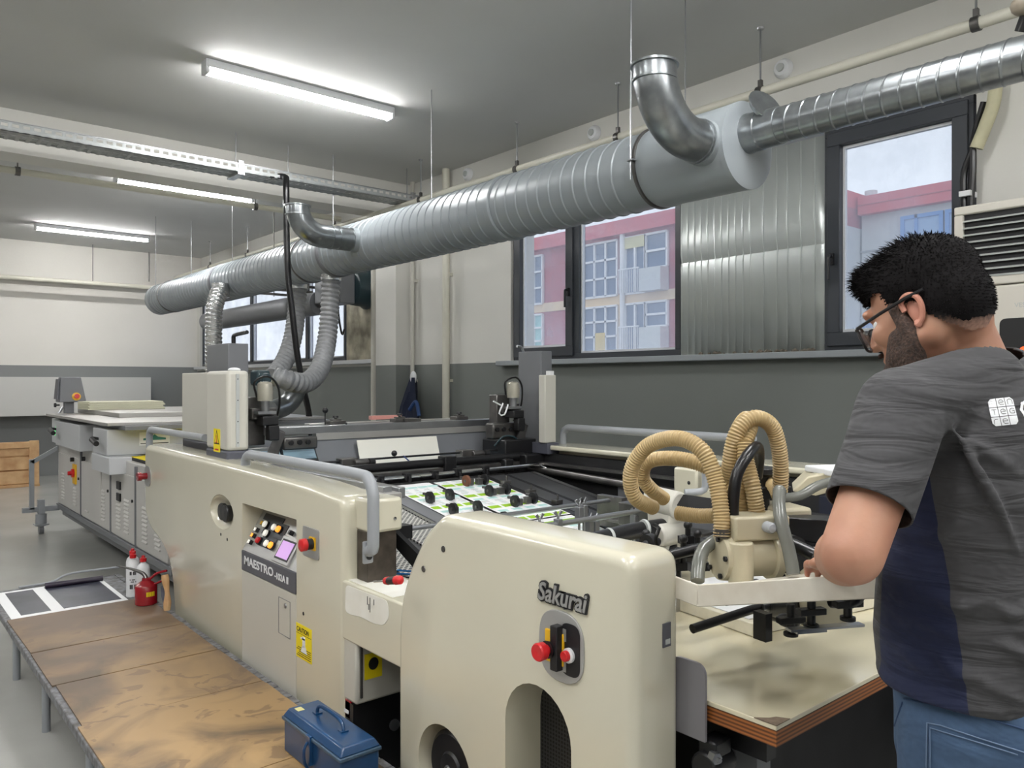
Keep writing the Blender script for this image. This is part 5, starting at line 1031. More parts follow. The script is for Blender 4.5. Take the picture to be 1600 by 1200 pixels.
# outrigger with castor
MB().box(1.30, 1.62, 8.90, 8.95, .22, .27).box(1.43, 1.49, 8.89, 8.95, .2, .34).build('outrigger', GREYP, DRY, bevel=.004)
MB().box(1.36, 1.40, 8.90, 8.94, .25, .74).hexa([(1.36, 8.90, .72), (1.40, 8.90, .70), (1.40, 8.94, .70), (1.36, 8.94, .72)], [(1.60, 8.90, .86), (1.60, 8.90, .82), (1.60, 8.94, .82), (1.60, 8.94, .86)]).build('strut', GREYP, DRY)
MB().cyl((1.46, 8.92, .08), (1.46, 8.92, .2), .05).build('castor_post', GREYP, DRY); MB().box(1.40, 1.52, 8.86, 8.98, .09, .10).build('castor_plate', GREYP, DRY)
MB().cyl((1.44, 8.92, .045), (1.48, 8.92, .045), .045, seg=20).build('castor_wheel', MIDG, DRY); MB().cyl((3.2, 8.92, .0), (3.2, 8.92, .17), .03).cyl((1.75, 5.4, 0), (1.75, 5.4, .17), .03).cyl((3.2, 5.4, 0), (3.2, 5.4, .17), .03).build('foot', BLACKM, DRY)
# pieces on the press side of the dryer
MB().box(1.50, 1.6, 4.78, 5.0, .38, .62).cyl((1.47, 4.9, .56), (1.5, 4.9, .56), .03).cyl((1.47, 4.85, .46), (1.5, 4.85, .46), .025).build('drive_unit', BLACKM, PR, bevel=.004)
ps = MB().box(1.95, 2.75, 8.85, 8.99, 1.23, 1.3)
o = MB(); 
for k in range(6): o.prism([(1.75+.01*(k % 2), 8.3), (2.45-.01*(k % 3), 8.3), (2.45, 8.75), (1.75, 8.75)], 'z', 1.232+k*.013, 1.244+k*.013)
o = o.build('paper_stack', mat('old_paper', S(212,210,186), .7, var=.1), bevel=.002); tag(o, 'low stack of yellowed paper lying on top of the dryer near its console', 'paper stack'); ps.bm.free()
# ================================================================== PALLET CRATE
pc_ = T('wooden_crate', 'pale pine crate standing at the foot of the back wall', 'crate', (1.55, 13.35, 0))
def plank(x0, x1, y0, y1, z0, z1, nm='plank'): return MB().box(x0, x1, y0, y1, z0, z1).build(nm, PINE, pc_, bevel=.004)
for k in range(3): plank(1.0, 2.1, 13.06, 13.08, .05+k*.2, .23+k*.2)
for x in (1.02, 1.42, 1.99): plank(x, x+.12, 13.03, 13.06, .02, .66, 'batten')
plank(1.0, 2.12, 13.04, 13.5, .0, .04, 'base_board'); plank(1.0, 1.02, 13.08, 13.5, .04, .62, 'side_board'); plank(2.10, 2.12, 13.08, 13.5, .04, .62, 'side_board'); plank(1.0, 2.12, 13.48, 13.5, .04, .62, 'back_board'); plank(1.02, 2.0, 13.03, 13.05, .56, .64, 'batten')
# ================================================================== COAT ON THE WALL
ct = MB(); p = atY(645, 590, 7.0); 
k_ = [atX(643, 590, 4.62), atX(649, 590, 4.62), atX(656, 652, 4.62), atX(618, 668, 4.62)]
ct.hexa([atX(641, 590, 4.66), atX(650, 590, 4.66), atX(657, 700, 4.66), atX(608, 700, 4.66)], [atX(643, 590, 4.58), atX(648, 590, 4.58), atX(655, 700, 4.52), atX(615, 700, 4.52)])
bmesh.ops.subdivide_edges(ct.bm, edges=ct.bm.edges, cuts=4, use_grid_fill=True)
for v in ct.bm.verts: v.co.x += .02*math.sin(v.co.y*60+v.co.z*7)
C_ = T('hanging_coat', 'dark navy coat hanging from the thin vertical pipe behind the press', 'coat', (4.6, 7.2, .7))
ct.build('coat_body', NAVY, C_); MB().ball(atX(646, 590, 4.6), (.03, .05, .07)).build('pale_collar', WINK, C_); MB().tube([atX(640, 640, 4.5), atX(650, 628, 4.5), atX(655, 650, 4.5)], .02, 8).build('blue_strap', mat('blue_strap', S(40,70,120), .7), C_)
# ================================================================== AIR CONDITIONER
ac = T('air_conditioner', 'tall white floor standing air conditioner behind the man at the right', 'air conditioner', (4.25, 1.3, 0))
AX = 4.05; ACM = mat('warm_white_plastic', S(206,202,192), .4)
pa = atX(1490, 325, AX); yR = pa.y; zt_ = pa.z; yL = yR-.62
MB().box(AX+.03, AX+.42, yL, yR, 0, zt_-.01).build('body', ACM, ac, bevel=.015)
f = MB(); rect_frame(f, AX, AX+.04, yL, yR, atX(1500, 436, AX).z-.04, zt_, .04); f.build('louvre_frame', ACM, ac, bevel=.006)
MB().box(AX+.02, AX+.031, yL+.03, yR-.03, atX(1500, 436, AX).z-.02, zt_-.02).build('outlet', INK, ac)
zz0 = atX(1500, 436, AX).z
for k in range(9): z = zz0+.005+k*(zt_-.06-zz0)/8.5; MB().hexa([(AX-.002, yL+.04, z-.006), (AX+.03, yL+.04, z+.006), (AX+.03, yR-.04, z+.006), (AX-.002, yR-.04, z-.006)], [(AX-.002, yL+.04, z-.002), (AX+.03, yL+.04, z+.010), (AX+.03, yR-.04, z+.010), (AX-.002, yR-.04, z-.002)]).build('louvre', PGREY, ac)
f = MB().box(AX, AX+.03, yL, yR, .1, zz0-.045).build('front_panel', ACM, ac, bevel=.012, seg=3)
pd = atX(1562, 505, AX); 
MB().prism(roundpoly([(yL+.08, pd.z-.25), (yL+.08, pd.z+.02), (pd.y, pd.z+.02), (pd.y, pd.z-.25)], .03), 'x', AX-.004, AX).build('display', BLACK, ac)
text('VES', .028, (AX-.001, atX(1585, 480, AX).y, atX(1585, 480, AX).z), SX, UP, PGREY, 'lettering', f, .0005)
MB().rings((AX-.004, pd.y-.10, pd.z-.13), (-1,0,0), [(0, .02), (.001, .02), (.0012, 0)], 16).build('indicator', emit('orange_led', S(230,90,40), 1), ac)
# wrapped pipe of the air conditioner
WR = mat('yellowed_wrap_tape', S(196,192,160), .6, var=.15, vscale=12)
ip = T('insulated_pipe', 'taped insulated pipe bundle with black sleeves between window and air conditioner', 'pipe', (4.6, 1.45, 2.4))
xx = 4.70
MB().tube([atX(1556, 120, xx), atX(1552, 160, xx), atX(1540, 195, xx), atX(1525, 232, xx)], .034, 14).build('taped_sleeve', WR, ip)
MB().tube([atX(1537, 160, xx+.03), atX(1525, 200, xx+.03), atX(1518, 235, xx), atX(1506, 270, xx), atX(1505, 310, xx), atX(1506, 350, xx)], .018, 10).tube([atX(1519, 235, xx), atX(1519, 270, xx), atX(1516, 310, xx), atX(1514, 350, xx)], .02, 10).build('black_sleeve', RUB, ip)
MB().box(xx-.04, xx+.06, atX(1520, 305, xx).y, atX(1502, 305, xx).y, atX(1510, 308, xx).z, atX(1510, 300, xx).z).build('white_strap', WINK, ip)
# corner fan piece at the top right
fx = T('ceiling_fan', 'dark blade and pale hub of a fan at the top right corner of the photo', 'fan', at(1605, 8, 3.4))
MB().ball(at(1602, 8, 3.4), (.06, .06, .045)).cyl(at(1602, 0, 3.4), (at(1602, 0, 3.4).x, at(1602, 0, 3.4).y, ZC), .01).build('hub', mat('tan_hub', S(150,140,124), .5), fx)
a = at(1600, 22, 3.4); b = at(1590, 50, 3.4); MB().hexa([a, a+Vector((.1,-.05,0)), b+Vector((.1,-.05,0)), b], [p+Vector((.01,.02,.012)) for p in (a, a+Vector((.1,-.05,0)), b+Vector((.1,-.05,0)), b)]).build('blade', BLACK, fx, bevel=.004)
# ================================================================== THE MAN
SKIN = mat('skin', S(188,142,116), .5, col2=S(170,122,100), vscale=9, bump=.05, bscale=60); SKIN.node_tree.nodes['Principled BSDF'].inputs['Subsurface Weight'].default_value = .08
HAIRM = mat('black_hair', S(19,17,18), .8, spec=.15); BEARD = mat('dark_beard', S(50,42,39), .85, col2=S(92,72,62), vscale=180, bump=.5, bscale=200)
MC = at(1525, 1000, 1.50); MC.z = 0
Fm = Vector((-.082, .9966, 0)); Lm = Vector((-.9966, -.082, 0))
def mp_(f, l, z): return MC+Fm*f+Lm*l+Vector((0, 0, z))
MAN = T('person', 'man in dark grey and navy T-shirt, jeans and glasses reaching into the press', 'person', MC)
def bake(mb, name, m, parent, voxel, it, fac=.5, post=None, rel=None):
    bmesh.ops.recalc_face_normals(mb.bm, faces=mb.bm.faces)
    me = bpy.data.meshes.new(name); o0 = ORG[parent.name]; bmesh.ops.translate(mb.bm, verts=mb.bm.verts, vec=-o0); mb.bm.to_mesh(me); mb.bm.free()
    o = bpy.data.objects.new(name, me); COL.objects.link(o); r = o.modifiers.new('r', 'REMESH'); r.mode = 'VOXEL'; r.voxel_size = voxel; s = o.modifiers.new('s', 'SMOOTH'); s.iterations = it; s.factor = fac
    dg = bpy.context.evaluated_depsgraph_get(); me2 = bpy.data.meshes.new_from_object(o.evaluated_get(dg)); bpy.data.objects.remove(o); me2.materials.clear()
    if post:
        for v in me2.vertices: v.co = post(v.co+o0)-o0
    return mobj(name, me2, m, parent, o0, ang=180)
def caps(mb, pts):                              # chain of overlapping tapered segments
    for (p, r), (q, s) in zip(pts, pts[1:]): mb.cyl(p, q, r, s, 20)
    for p, r in pts: mb.ball(p, r, 20)
def loft(mb, rows, seg=40, pw=2.4):
    R = []
    for z, cf, cl, hf, hl in rows:
        ring = []
        for k in range(seg):
            a = 2*PI*k/seg; c, s = math.cos(a), math.sin(a)
            ring.append(mb.bm.verts.new(mp_(cf+hf*math.copysign(abs(c)**(2/pw), c), cl+hl*math.copysign(abs(s)**(2/pw), s), z)))
        R.append(ring)
    for A, B in zip(R, R[1:]):
        for k in range(seg): mb._f([A[k], A[(k+1) % seg], B[(k+1) % seg], B[k]])
    mb._f(R[0][::-1]); mb._f(R[-1])
# joints
shL = at(1408, 648, 1.37); elL = at(1331, 866, 1.27); wrL = at(1300, 878, 1.60); haL = at(1283, 888, 1.62)
shR = mp_(.0, -.19, 1.46); elR = mp_(.10, -.25, 1.20); wrR = at(1395, 880, 1.66); haR = at(1350, 888, 1.76)
neck0 = at(1520, 590, 1.50); neck1 = at(1492, 520, 1.50)
hipL = mp_(0, .10, .93); hipR = mp_(0, -.10, .93); knL = mp_(.02, .11, .50); knR = mp_(-.02, -.11, .50); anL = mp_(-.02, .12, .10); anR = mp_(-.05, -.12, .10)
# head frame
yaw = math.radians(43); pit = math.radians(24)
w_ = lambda r, d, z: Rv*r+Fv*d+Vector((0, 0, z))
hf = w_(-math.sin(yaw)*math.cos(pit), math.cos(yaw)*math.cos(pit), -math.sin(pit)); hl = w_(-math.cos(yaw), -math.sin(yaw), 0); hu = hf.cross(hl).normalized()
HC = at(1445, 482, 1.50)
KS = 1.02
def hp(x, y, z): return HC+(hf*x+hl*y+hu*z)*KS
HA = (hf*KS, hl*KS, hu*KS)
body = MB()
loft(body, [(.86, -.01, 0, .10, .13), (.95, -.01, 0, .10, .14), (1.10, .0, 0, .12, .155), (1.28, .0, 0, .12, .17), (1.42, -.01, 0, .10, .16), (1.49, -.02, 0, .07, .10)])
caps(body, [(neck0+Vector((0,0,-.06)), .075), (neck0, .070), (neck1, .066), (hp(-.045, 0, -.015), .066)])
caps(body, [(shL, .062), (shL.lerp(elL, .5), .053), (elL, .050)]); caps(body, [(elL, .050), (elL.lerp(wrL, .3), .051), (wrL, .030)])
caps(body, [(shR, .062), (shR.lerp(elR, .5), .053), (elR, .047)]); caps(body, [(elR, .047), (elR.lerp(wrR, .35), .046), (wrR, .029)])
for h, k, a in ((hipL, knL, anL), (hipR, knR, anR)): caps(body, [(h+UP*-.03, .072), (h.lerp(k, .5), .075), (k, .058), (k.lerp(a, .3), .056), (a, .038)])
body.ball(hp(-.010, 0, .035), (.094, .074, .084), 28, HA); body.ball(hp(.035, 0, -.02), (.062, .062, .078), 24, HA)
caps(body, [(hp(.078, 0, -.103), .022), (hp(.06, .032, -.085), .020), (hp(.005, .058, -.055), .018)]); caps(body, [(hp(.078, 0, -.103), .022), (hp(.06, -.032, -.085), .020), (hp(.005, -.058, -.055), .018)])
body.ball(hp(.06, 0, -.06), (.042, .045, .05), 20, HA); body.ball(hp(.02, 0, -.075), (.06, .05, .035), 20, HA)
body.ball(hp(-.005, .040, -.045), (.035, .032, .04), 18, HA); body.ball(hp(-.005, -.040, -.045), (.035, .032, .04), 18, HA)
caps(body, [(hp(.093, 0, .005), .009), (hp(.112, 0, -.028), .012)]); body.ball(hp(.104, .012, -.03), (.011, .009, .008), 12, HA); body.ball(hp(.104, -.012, -.03), (.011, .009, .008), 12, HA)
body.ball(hp(.086, 0, .028), (.016, .055, .014), 16, HA); body.ball(hp(.098, 0, -.062), (.010, .024, .006), 12, HA); body.ball(hp(.097, 0, -.073), (.010, .021, .007), 12, HA)
body.ball(hp(.075, .035, -.02), (.022, .022, .022), 14, HA); body.ball(hp(.075, -.035, -.02), (.022, .022, .022), 14, HA)
def hand(mb, w, d, side, up):
    d = d.normalized(); side = (side-d*side.dot(d)).normalized(); up = d.cross(side) if d.cross(side).z > 0 else side.cross(d)
    palm = w+d*.05
    mb.ball(palm, (.050, .040, .017), 20, (d, side, up)); mb.ball(w+d*.08, (.022, .040, .014), 16, (d, side, up)); mb.ball(w+d*.01, (.03, .028, .022), 14, (d, side, up))
    for k, (o_, L) in enumerate(((.031, .068), (.011, .077), (-.010, .071), (-.030, .056))):
        b0 = w+d*.085+side*o_; b1 = b0+d*L*.45+up*.002+side*o_*.12; b2 = b1+d*L*.30-up*L*.22; b3 = b2+d*L*.15-up*L*.24
        caps(mb, [(b0, .0095), (b1, .0088), (b2, .0080), (b3, .0070)])
    t0 = w+d*.03+side*.03; t1 = t0+d*.028+side*.026-up*.006; t2 = t1+d*.028+side*.006-up*.004; t3 = t2+d*.02-side*.003-up*.004
    caps(mb, [(t0, .014), (t1, .0115), (t2, .0100), (t3, .0085)])
hand(body, wrL, at(1279, 881, 1.77)-wrL, Rv*1+Fv*.3, UP); hand(body, wrR, haR-wrR, Lm, UP)
B_ = bake(body, 'body', SKIN, MAN, .0052, 5)
# eyes, ear
for s in (1, -1):
    MB().ball(hp(.076, s*.031, .0), .0125, 16).build('eye', WHITEP, MAN)
    e = MB(); c = hp(-.002, s*.074, -.012); tl = (hl*s*.9-hf*.35).normalized(); of = tl.cross(hu).normalized()*s
    pts = [c+hu*(-.026)+hf*.006, c+hu*(-.018)-hf*.008, c+hu*.002-hf*.016+tl*.006, c+hu*.022-hf*.014+tl*.008, c+hu*.032+hf*.0+tl*.004, c+hu*.024+hf*.014, c+hu*.006+hf*.014]
    e.tube(pts, .0052, 10, step=.004); e.ball(c-hf*.003-hl*s*.004, (.014, .004, .024), 14, HA); e.ball(c+hu*-.024+hf*.002, (.007, .004, .008), 10, HA)
    e.build('ear', mat('ear_skin_%s' % ('left' if s > 0 else 'right'), S(200,140,120), .5), MAN)
# hair: cap plus tufts
def cap_keep(mb): return mb
h = MB(); h.ball(hp(-.014, 0, .048), (.104, .083, .084), 32, HA); h.ball(hp(-.044, 0, .000), (.073, .081, .088), 28, HA); h.ball(hp(.035, 0, .086), (.062, .062, .038), 24, HA); h.ball(hp(.064, .0, .076), (.028, .052, .024), 18, HA)
bk = bake(h, 'hair', HAIRM, MAN, .006, 4)
bmh = bmesh.new(); bmh.from_mesh(bk.data); o0 = ORG[MAN.name]
kill = []
for v in bmh.verts:
    p = v.co+o0-HC; x, y, z = p.dot(hf), p.dot(hl), p.dot(hu)
    low = -.066 if x < -.065 else -.066+(x+.065)*1.25 if x < -.01 else .004+.5*max(0, x)
    if x > .04: low = .05
    if z < low: kill.append(v)
bmesh.ops.delete(bmh, geom=kill, context='VERTS')
rs = random.Random(3)
srf = [v for v in bmh.verts]
base = [(v.co.copy(), v.normal.copy()) for v in srf if (v.co+o0-HC).dot(hu) > -.055]
for k in range(7500):
    co, nm_ = base[rs.randrange(len(base))]; p = co+o0-HC; x = p.dot(hf); top_ = max(0, p.dot(hu)-.06)/.08
    L = .006+.026*top_*rs.random()**1.6+(.006 if x > .06 else 0); d = (nm_*.45+hf*(.5+.6*top_)*rs.uniform(.3, 1.1)+hu*(.35*top_+.05)+Vector([rs.uniform(-.35, .35) for _ in range(3)])).normalized()
    tb = min(1, max(0, (x+.10)/.12)); db = (nm_*.55-hu*.35-hf*.25+Vector([rs.uniform(-.3, .3) for _ in range(3)])).normalized(); d = (db*(1-tb)+d*tb).normalized(); L = L*(.45+.55*tb)+.003*(1-tb)
    a = d.orthogonal().normalized()*.0008; b = d.cross(a).normalized()*.0008; q0 = co-nm_*.002; mid = q0+d*L*.6+hf*.001
    vs = [bmh.verts.new(q0+t) for t in (a, b-a*.5, -b-a*.5)]; ms_ = [bmh.verts.new(mid+t*.8) for t in (a, b-a*.5, -b-a*.5)]; tp = bmh.verts.new(q0+d*L+hf*.004*top_-hu*.001)
    for i in range(3): bmh.faces.new((vs[i], vs[(i+1) % 3], ms_[(i+1) % 3], ms_[i])); bmh.faces.new((ms_[i], ms_[(i+1) % 3], tp))
bmh.to_mesh(bk.data); bmh.free(); sd_ = bk.modifiers.new('th', 'SOLIDIFY'); sd_.thickness = .0; bk.modifiers.clear()
# sideburn fade and beard: thin shells over jaw and temple
bd2 = MB()
caps(bd2, [(hp(.030, .062, .015), .012), (hp(.024, .064, -.02), .0155), (hp(.022, .060, -.055), .019), (hp(.045, .046, -.088), .0245), (hp(.078, .014, -.108), .026), (hp(.078, -.014, -.108), .026), (hp(.045, -.046, -.088), .0245), (hp(.022, -.060, -.055), .019), (hp(.024, -.064, -.02), .0155), (hp(.030, -.062, .015), .012)])
caps(bd2, [(hp(.045, .036, -.068), .036), (hp(.068, 0, -.088), .038), (hp(.045, -.036, -.068), .036)]); caps(bd2, [(hp(.088, .018, -.092), .026), (hp(.088, -.018, -.092), .026)]); caps(bd2, [(hp(.045, .045, -.045), .026), (hp(.07, .03, -.075), .026)]); caps(bd2, [(hp(.103, .022, -.052), .006), (hp(.106, 0, -.047), .006), (hp(.103, -.022, -.052), .006)])
bake(bd2, 'beard', BEARD, MAN, .005, 4)
# fade of short hair on the nape and around the ear
fd = MB(); fd.ball(hp(-.044, 0, -.006), (.0665, .0735, .083), 30, HA); fd.ball(hp(.006, 0, .024), (.066, .0765, .045), 24, HA)
FAD = mat('short_hair_fade', S(60,50,46), .8); nt = FAD.node_tree; n = nt.nodes; tc = n.new('ShaderNodeTexCoord'); vm = n.new('ShaderNodeVectorMath'); vm.operation = 'DOT_PRODUCT'; vm.inputs[1].default_value = hu+hf*-.25
nt.links.new(tc.outputs['Object'], vm.inputs[0]); nz = n.new('ShaderNodeTexNoise'); nz.inputs['Scale'].default_value = 160; nt.links.new(tc.outputs['Object'], nz.inputs['Vector'])
ad = n.new('ShaderNodeMath'); ad.operation = 'MULTIPLY_ADD'; ad.inputs[1].default_value = .03; nt.links.new(nz.outputs['Fac'], ad.inputs[0]); nt.links.new(vm.outputs['Value'], ad.inputs[2])
z0_ = (HC-MC).dot(hu+hf*-.25); mr_ = n.new('ShaderNodeMapRange'); mr_.inputs['From Min'].default_value = z0_-.065; mr_.inputs['From Max'].default_value = z0_-.015; nt.links.new(ad.outputs[0], mr_.inputs[0])
rp_ = n.new('ShaderNodeValToRGB'); rp_.color_ramp.elements[0].color = S(204,160,138); rp_.color_ramp.elements[1].color = S(30,28,30); nt.links.new(mr_.outputs[0], rp_.inputs['Fac']); nt.links.new(rp_.outputs['Color'], n['Principled BSDF'].inputs['Base Color'])
fo = bake(fd, 'hair_fade', FAD, MAN, .006, 2)
bmh = bmesh.new(); bmh.from_mesh(fo.data); kill = [v for v in bmh.verts if (lambda p: p.dot(hu) < (-.082 if p.dot(hf) < -.06 else -.082+(p.dot(hf)+.06)*1.3) or p.dot(hf) > .045)(v.co+o0-HC)]
bmesh.ops.delete(bmh, geom=kill, context='VERTS'); bmh.to_mesh(fo.data); bmh.free()
# eyeglasses
G = MB(); rim = []
for s in (1, -1):
    for k in range(25): pass
    pts = [hp(.112-.10*abs(.033+.026*math.cos(a))**1.6*0-.012*(abs(s*.033+.026*math.cos(a)*s)-.033)/.026*.5, s*(.036+.029*math.copysign(abs(math.cos(a))**.7, math.cos(a))), -.012+.025*math.copysign(abs(math.sin(a))**.7, math.sin(a))) for a in [2*PI*k/24 for k in range(25)]]
    G.tube(pts, .0026, 8, step=.004)
G.tube([hp(.115, .008, .0), hp(.118, 0, .003), hp(.115, -.008, .0)], .002, 8)
gl = G.build('eyeglasses', BLACK, MAN)
for s in (1, -1): MB().tube([hp(.108, s*.064, .004), hp(.100, s*.070, .006), hp(.05, s*.080, .010), hp(.0, s*.083, .014), hp(-.035, s*.084, .014)], .0033, 8, smooth=False).build('temple_arm', BLACK, gl)
GLS = bpy.data.materials.new('clear_lens'); GLS.use_nodes = True; n = GLS.node_tree.nodes; l = GLS.node_tree.links; n.clear(); o_ = n.new('ShaderNodeOutputMaterial'); t_ = n.new('ShaderNodeBsdfTransparent'); g_ = n.new('ShaderNodeBsdfGlossy'); g_.inputs['Roughness'].default_value = .03; mm = n.new('ShaderNodeMixShader'); mm.inputs[0].default_value = .12; l.new(t_.outputs[0], mm.inputs[1]); l.new(g_.outputs[0], mm.inputs[2]); l.new(mm.outputs[0], o_.inputs[0])
for s in (1, -1):
    L_ = MB(); L_.hexa([hp(.1105, s*(.034+.026*math.cos(a)), -.008+.021*math.sin(a)) for a in [2*PI*k/20 for k in range(20)]], [hp(.112, s*(.034+.026*math.cos(a)), -.008+.021*math.sin(a)) for a in [2*PI*k/20 for k in range(20)]]); L_.build('lens', GLS, gl, smooth=False)
# ---------------------------------------------------------------- T-shirt
def cloth(name, base, seam=None, base2=None, wr=1.0, sc=(5, 5, 26)):
    m = mat(name, base, .85, var=.12, vscale=90); nt = m.node_tree; n = nt.nodes; b = n['Principled BSDF']; tc = n.new('ShaderNodeTexCoord'); mp = n.new('ShaderNodeMapping'); mp.inputs['Scale'].default_value = sc; mp.inputs['Rotation'].default_value = (.25, .15, 0)
    nz = n.new('ShaderNodeTexNoise'); nz.inputs['Scale'].default_value = 1; nz.inputs['Detail'].default_value = 3; nz.inputs['Distortion'].default_value = .6; nt.links.new(tc.outputs['Object'], mp.inputs[0]); nt.links.new(mp.outputs[0], nz.inputs['Vector'])
    bp = n.new('ShaderNodeBump'); bp.inputs['Strength'].default_value = .55*wr; bp.inputs['Distance'].default_value = .035; nt.links.new(nz.outputs['Fac'], bp.inputs['Height']); nt.links.new(bp.outputs['Normal'], b.inputs['Normal']); b.inputs['Sheen Weight'].default_value = .03
    return m
HEATH = cloth('heather_grey_jersey', S(64,64,66)); NAVJ = cloth('navy_jersey', S(22,31,62)); DENIM = cloth('blue_denim', S(64,88,118), wr=.7, sc=(7, 7, 14))
shirt = MB()
loft(shirt, [(.925, .0, 0, .148, .192), (.96, .005, 0, .158, .198), (1.02, .01, 0, .160, .196), (1.10, .01, 0, .156, .192), (1.20, .005, 0, .150, .196), (1.30, .0, 0, .146, .205), (1.38, -.005, 0, .135, .205), (1.44, -.015, 0, .118, .195), (1.49, -.025, 0, .095, .155), (1.53, -.02, 0, .075, .095)], 56, 2.3)
caps(shirt, [(shL+Vector((0,0,.01)), .075), (shL.lerp(elL, .30), .072), (shL.lerp(elL, .74), .070)]); caps(shirt, [(shR+Vector((0,0,.01)), .075), (shR.lerp(elR, .30), .072), (shR.lerp(elR, .60), .070)])
caps(shirt, [(shL+Vector((0,0,.01)), .072), (mp_(-.03, .08, 1.50), .07), (neck0+Vector((0,0,-.035)), .082), (mp_(-.03, -.08, 1.50), .07), (shR+Vector((0,0,.01)), .072)])
# folds running round the waist, from the armpit and under the hem
rs = random.Random(11)
def surf(a, z, k=1.0):
    rows = [(.925, .148, .192), (1.02, .160, .196), (1.10, .156, .192), (1.20, .150, .196), (1.30, .146, .205), (1.40, .13, .20)]
    for (z0, f0, l0), (z1, f1, l1) in zip(rows, rows[1:]):
        if z <= z1 or z1 == 1.40: t = (z-z0)/(z1-z0); f_, l_ = f0+(f1-f0)*t, l0+(l1-l0)*t; break
    c, s = math.cos(a), math.sin(a); return mp_(f_*math.copysign(abs(c)**(2/2.3), c)*k, l_*math.copysign(abs(s)**(2/2.3), s)*k, z)
for k in range(22):
    z = .945+.34*rs.random()**1.2; a0 = rs.uniform(.9, 3.3); L = rs.uniform(.35, .9); sl = rs.uniform(-.05, .03)
    pts = [surf(a0+L*t/5, z+sl*t/5+.012*math.sin(t*1.3+k), .997) for t in range(6)]; shirt.tube(pts, lambda t, q=rs.uniform(.009, .015): max(.002, q*math.sin(PI*min(max(t, .03), .97))), 8, step=.02)
for k, (p, q) in enumerate(((shL.lerp(elL, .1)+Rv*.07-Fv*.03, mp_(-.12, .13, 1.33)), (shL+Rv*.05-Fv*.05, mp_(-.11, .15, 1.20)), (shL+Vector((0,0,.05)), mp_(-.10, .02, 1.46)))):
    shirt.tube([p, p.lerp(q, .5)-Fv*.012, q], lambda t: max(.002, .010*math.sin(PI*min(max(t, .05), .95))), 8)
shirt.tube([surf(.2+t*.25, .962-.004*t, .985) for t in range(9)], lambda t: .006+.016*math.sin(PI*min(max(t, .03), .97)), 10, step=.02)
SH = bake(shirt, 't_shirt', [HEATH, NAVJ], MAN, .0065, 5)
# trim to open hem, sleeves and collar; colour the side panel as its own jersey
bmh = bmesh.new(); bmh.from_mesh(SH.data); dL = (elL-shL).normalized(); dR = (elR-shR).normalized(); cutL = shL+dL*((elL-shL).length*.68); cutR = shR+dR*((elR-shR).length*.60)
def cut(co, no, near):
    fs = [f for f in bmh.faces if near(f.calc_center_median()+o0)]
    g_ = set(fs); 
    for f in fs: g_.update(f.edges); g_.update(f.verts)
    bmesh.ops.bisect_plane(bmh, geom=list(g_), plane_co=co-o0, plane_no=no, dist=1e-5)
    bmesh.ops.delete(bmh, geom=[f for f in bmh.faces if near(f.calc_center_median()+o0) and (f.calc_center_median()+o0-co).dot(no) > 0], context='FACES')
cut(MC+UP*.925, -(UP+Rv*.08), lambda p: p.z < 1.05 and (p-MC).z < .96)
cut(cutL, (dL+Vector((0,0,0))).normalized(), lambda p: (p-(shL+dL*(p-shL).dot(dL))).length < .094 and (p-shL).dot(dL) > .06)
cut(cutR, dR, lambda p: (p-(shR+dR*(p-shR).dot(dR))).length < .094 and (p-shR).dot(dR) > .06)
nax = (neck1-neck0).normalized(); cut(neck0+nax*.004, nax, lambda p: ((p-neck0)-nax*(p-neck0).dot(nax)).length < .105 and p.z > 1.45)
# the navy side panel is bounded by two seams
def seamplane(a, b, side):
    n_ = (b-a).cross(Vector((MC.x, MC.y, a.z))-a).normalized(); return a, (n_ if (side-a).dot(n_) > 0 else -n_)
sidep = mp_(0, .25, 1.1)
pa1, pn1 = seamplane(at(1450, 760, 1.36), at(1532, 1105, 1.36), sidep); pa2, pn2 = seamplane(at(1362, 900, 1.48), at(1392, 1060, 1.48), sidep)
for a_, n_ in ((pa1, pn1), (pa2, pn2)): bmesh.ops.bisect_plane(bmh, geom=list(bmh.verts)+list(bmh.edges)+list(bmh.faces), plane_co=a_-o0, plane_no=n_, dist=1e-5)
for f in bmh.faces:
    c = f.calc_center_median()+o0; q = c-MC
    inarm = (c-(shL+dL*(c-shL).dot(dL))).length < .082 and -.02 < (c-shL).dot(dL)
    if q.dot(Lm) > 0 and c.z < 1.36 and not inarm and (c-pa1).dot(pn1) > 0 and (c-pa2).dot(pn2) > 0: f.material_index = 1
bmh.to_mesh(SH.data); bmh.free(); md = SH.modifiers.new('cloth', 'SOLIDIFY'); md.thickness = .003; md.offset = -1
nk = (neck1-neck0).normalized(); 
# logos on the back
def back_pt(l, z): 
    return mp_(-.0, l, z)
lg0 = at(1541, 622, 1.34); lg1 = at(1591, 668, 1.34)
dg = bpy.context.evaluated_depsgraph_get(); from mathutils.bvhtree import BVHTree
bv = BVHTree.FromPolygons([v.co+o0 for v in SH.data.vertices], [tuple(p.vertices) for p in SH.data.polygons])
def onshirt(u, v, off=.0012):
    o = Vector((0,0,H)); d = (at(u, v, 1)-o).normalized(); hit = bv.ray_cast(o, d); 
    if hit[0] is None: return None
    n_ = hit[1] if hit[1].dot(d) < 0 else -hit[1]; return hit[0]+n_*off
def wrap(mb, u, v, pts_, off): pass
def shirt_print(name, shapes, m_, off, parent):      # each shape: polygon in px, printed on the cloth
    mb = MB()
    for poly in shapes:
        vs = [onshirt(*p, off) for p in poly]
        if any(v is None for v in vs): continue
        mb._f([mb.bm.verts.new(v) for v in vs])
    return mb.build(name, m_, parent, smooth=False) if len(mb.bm.verts) else None
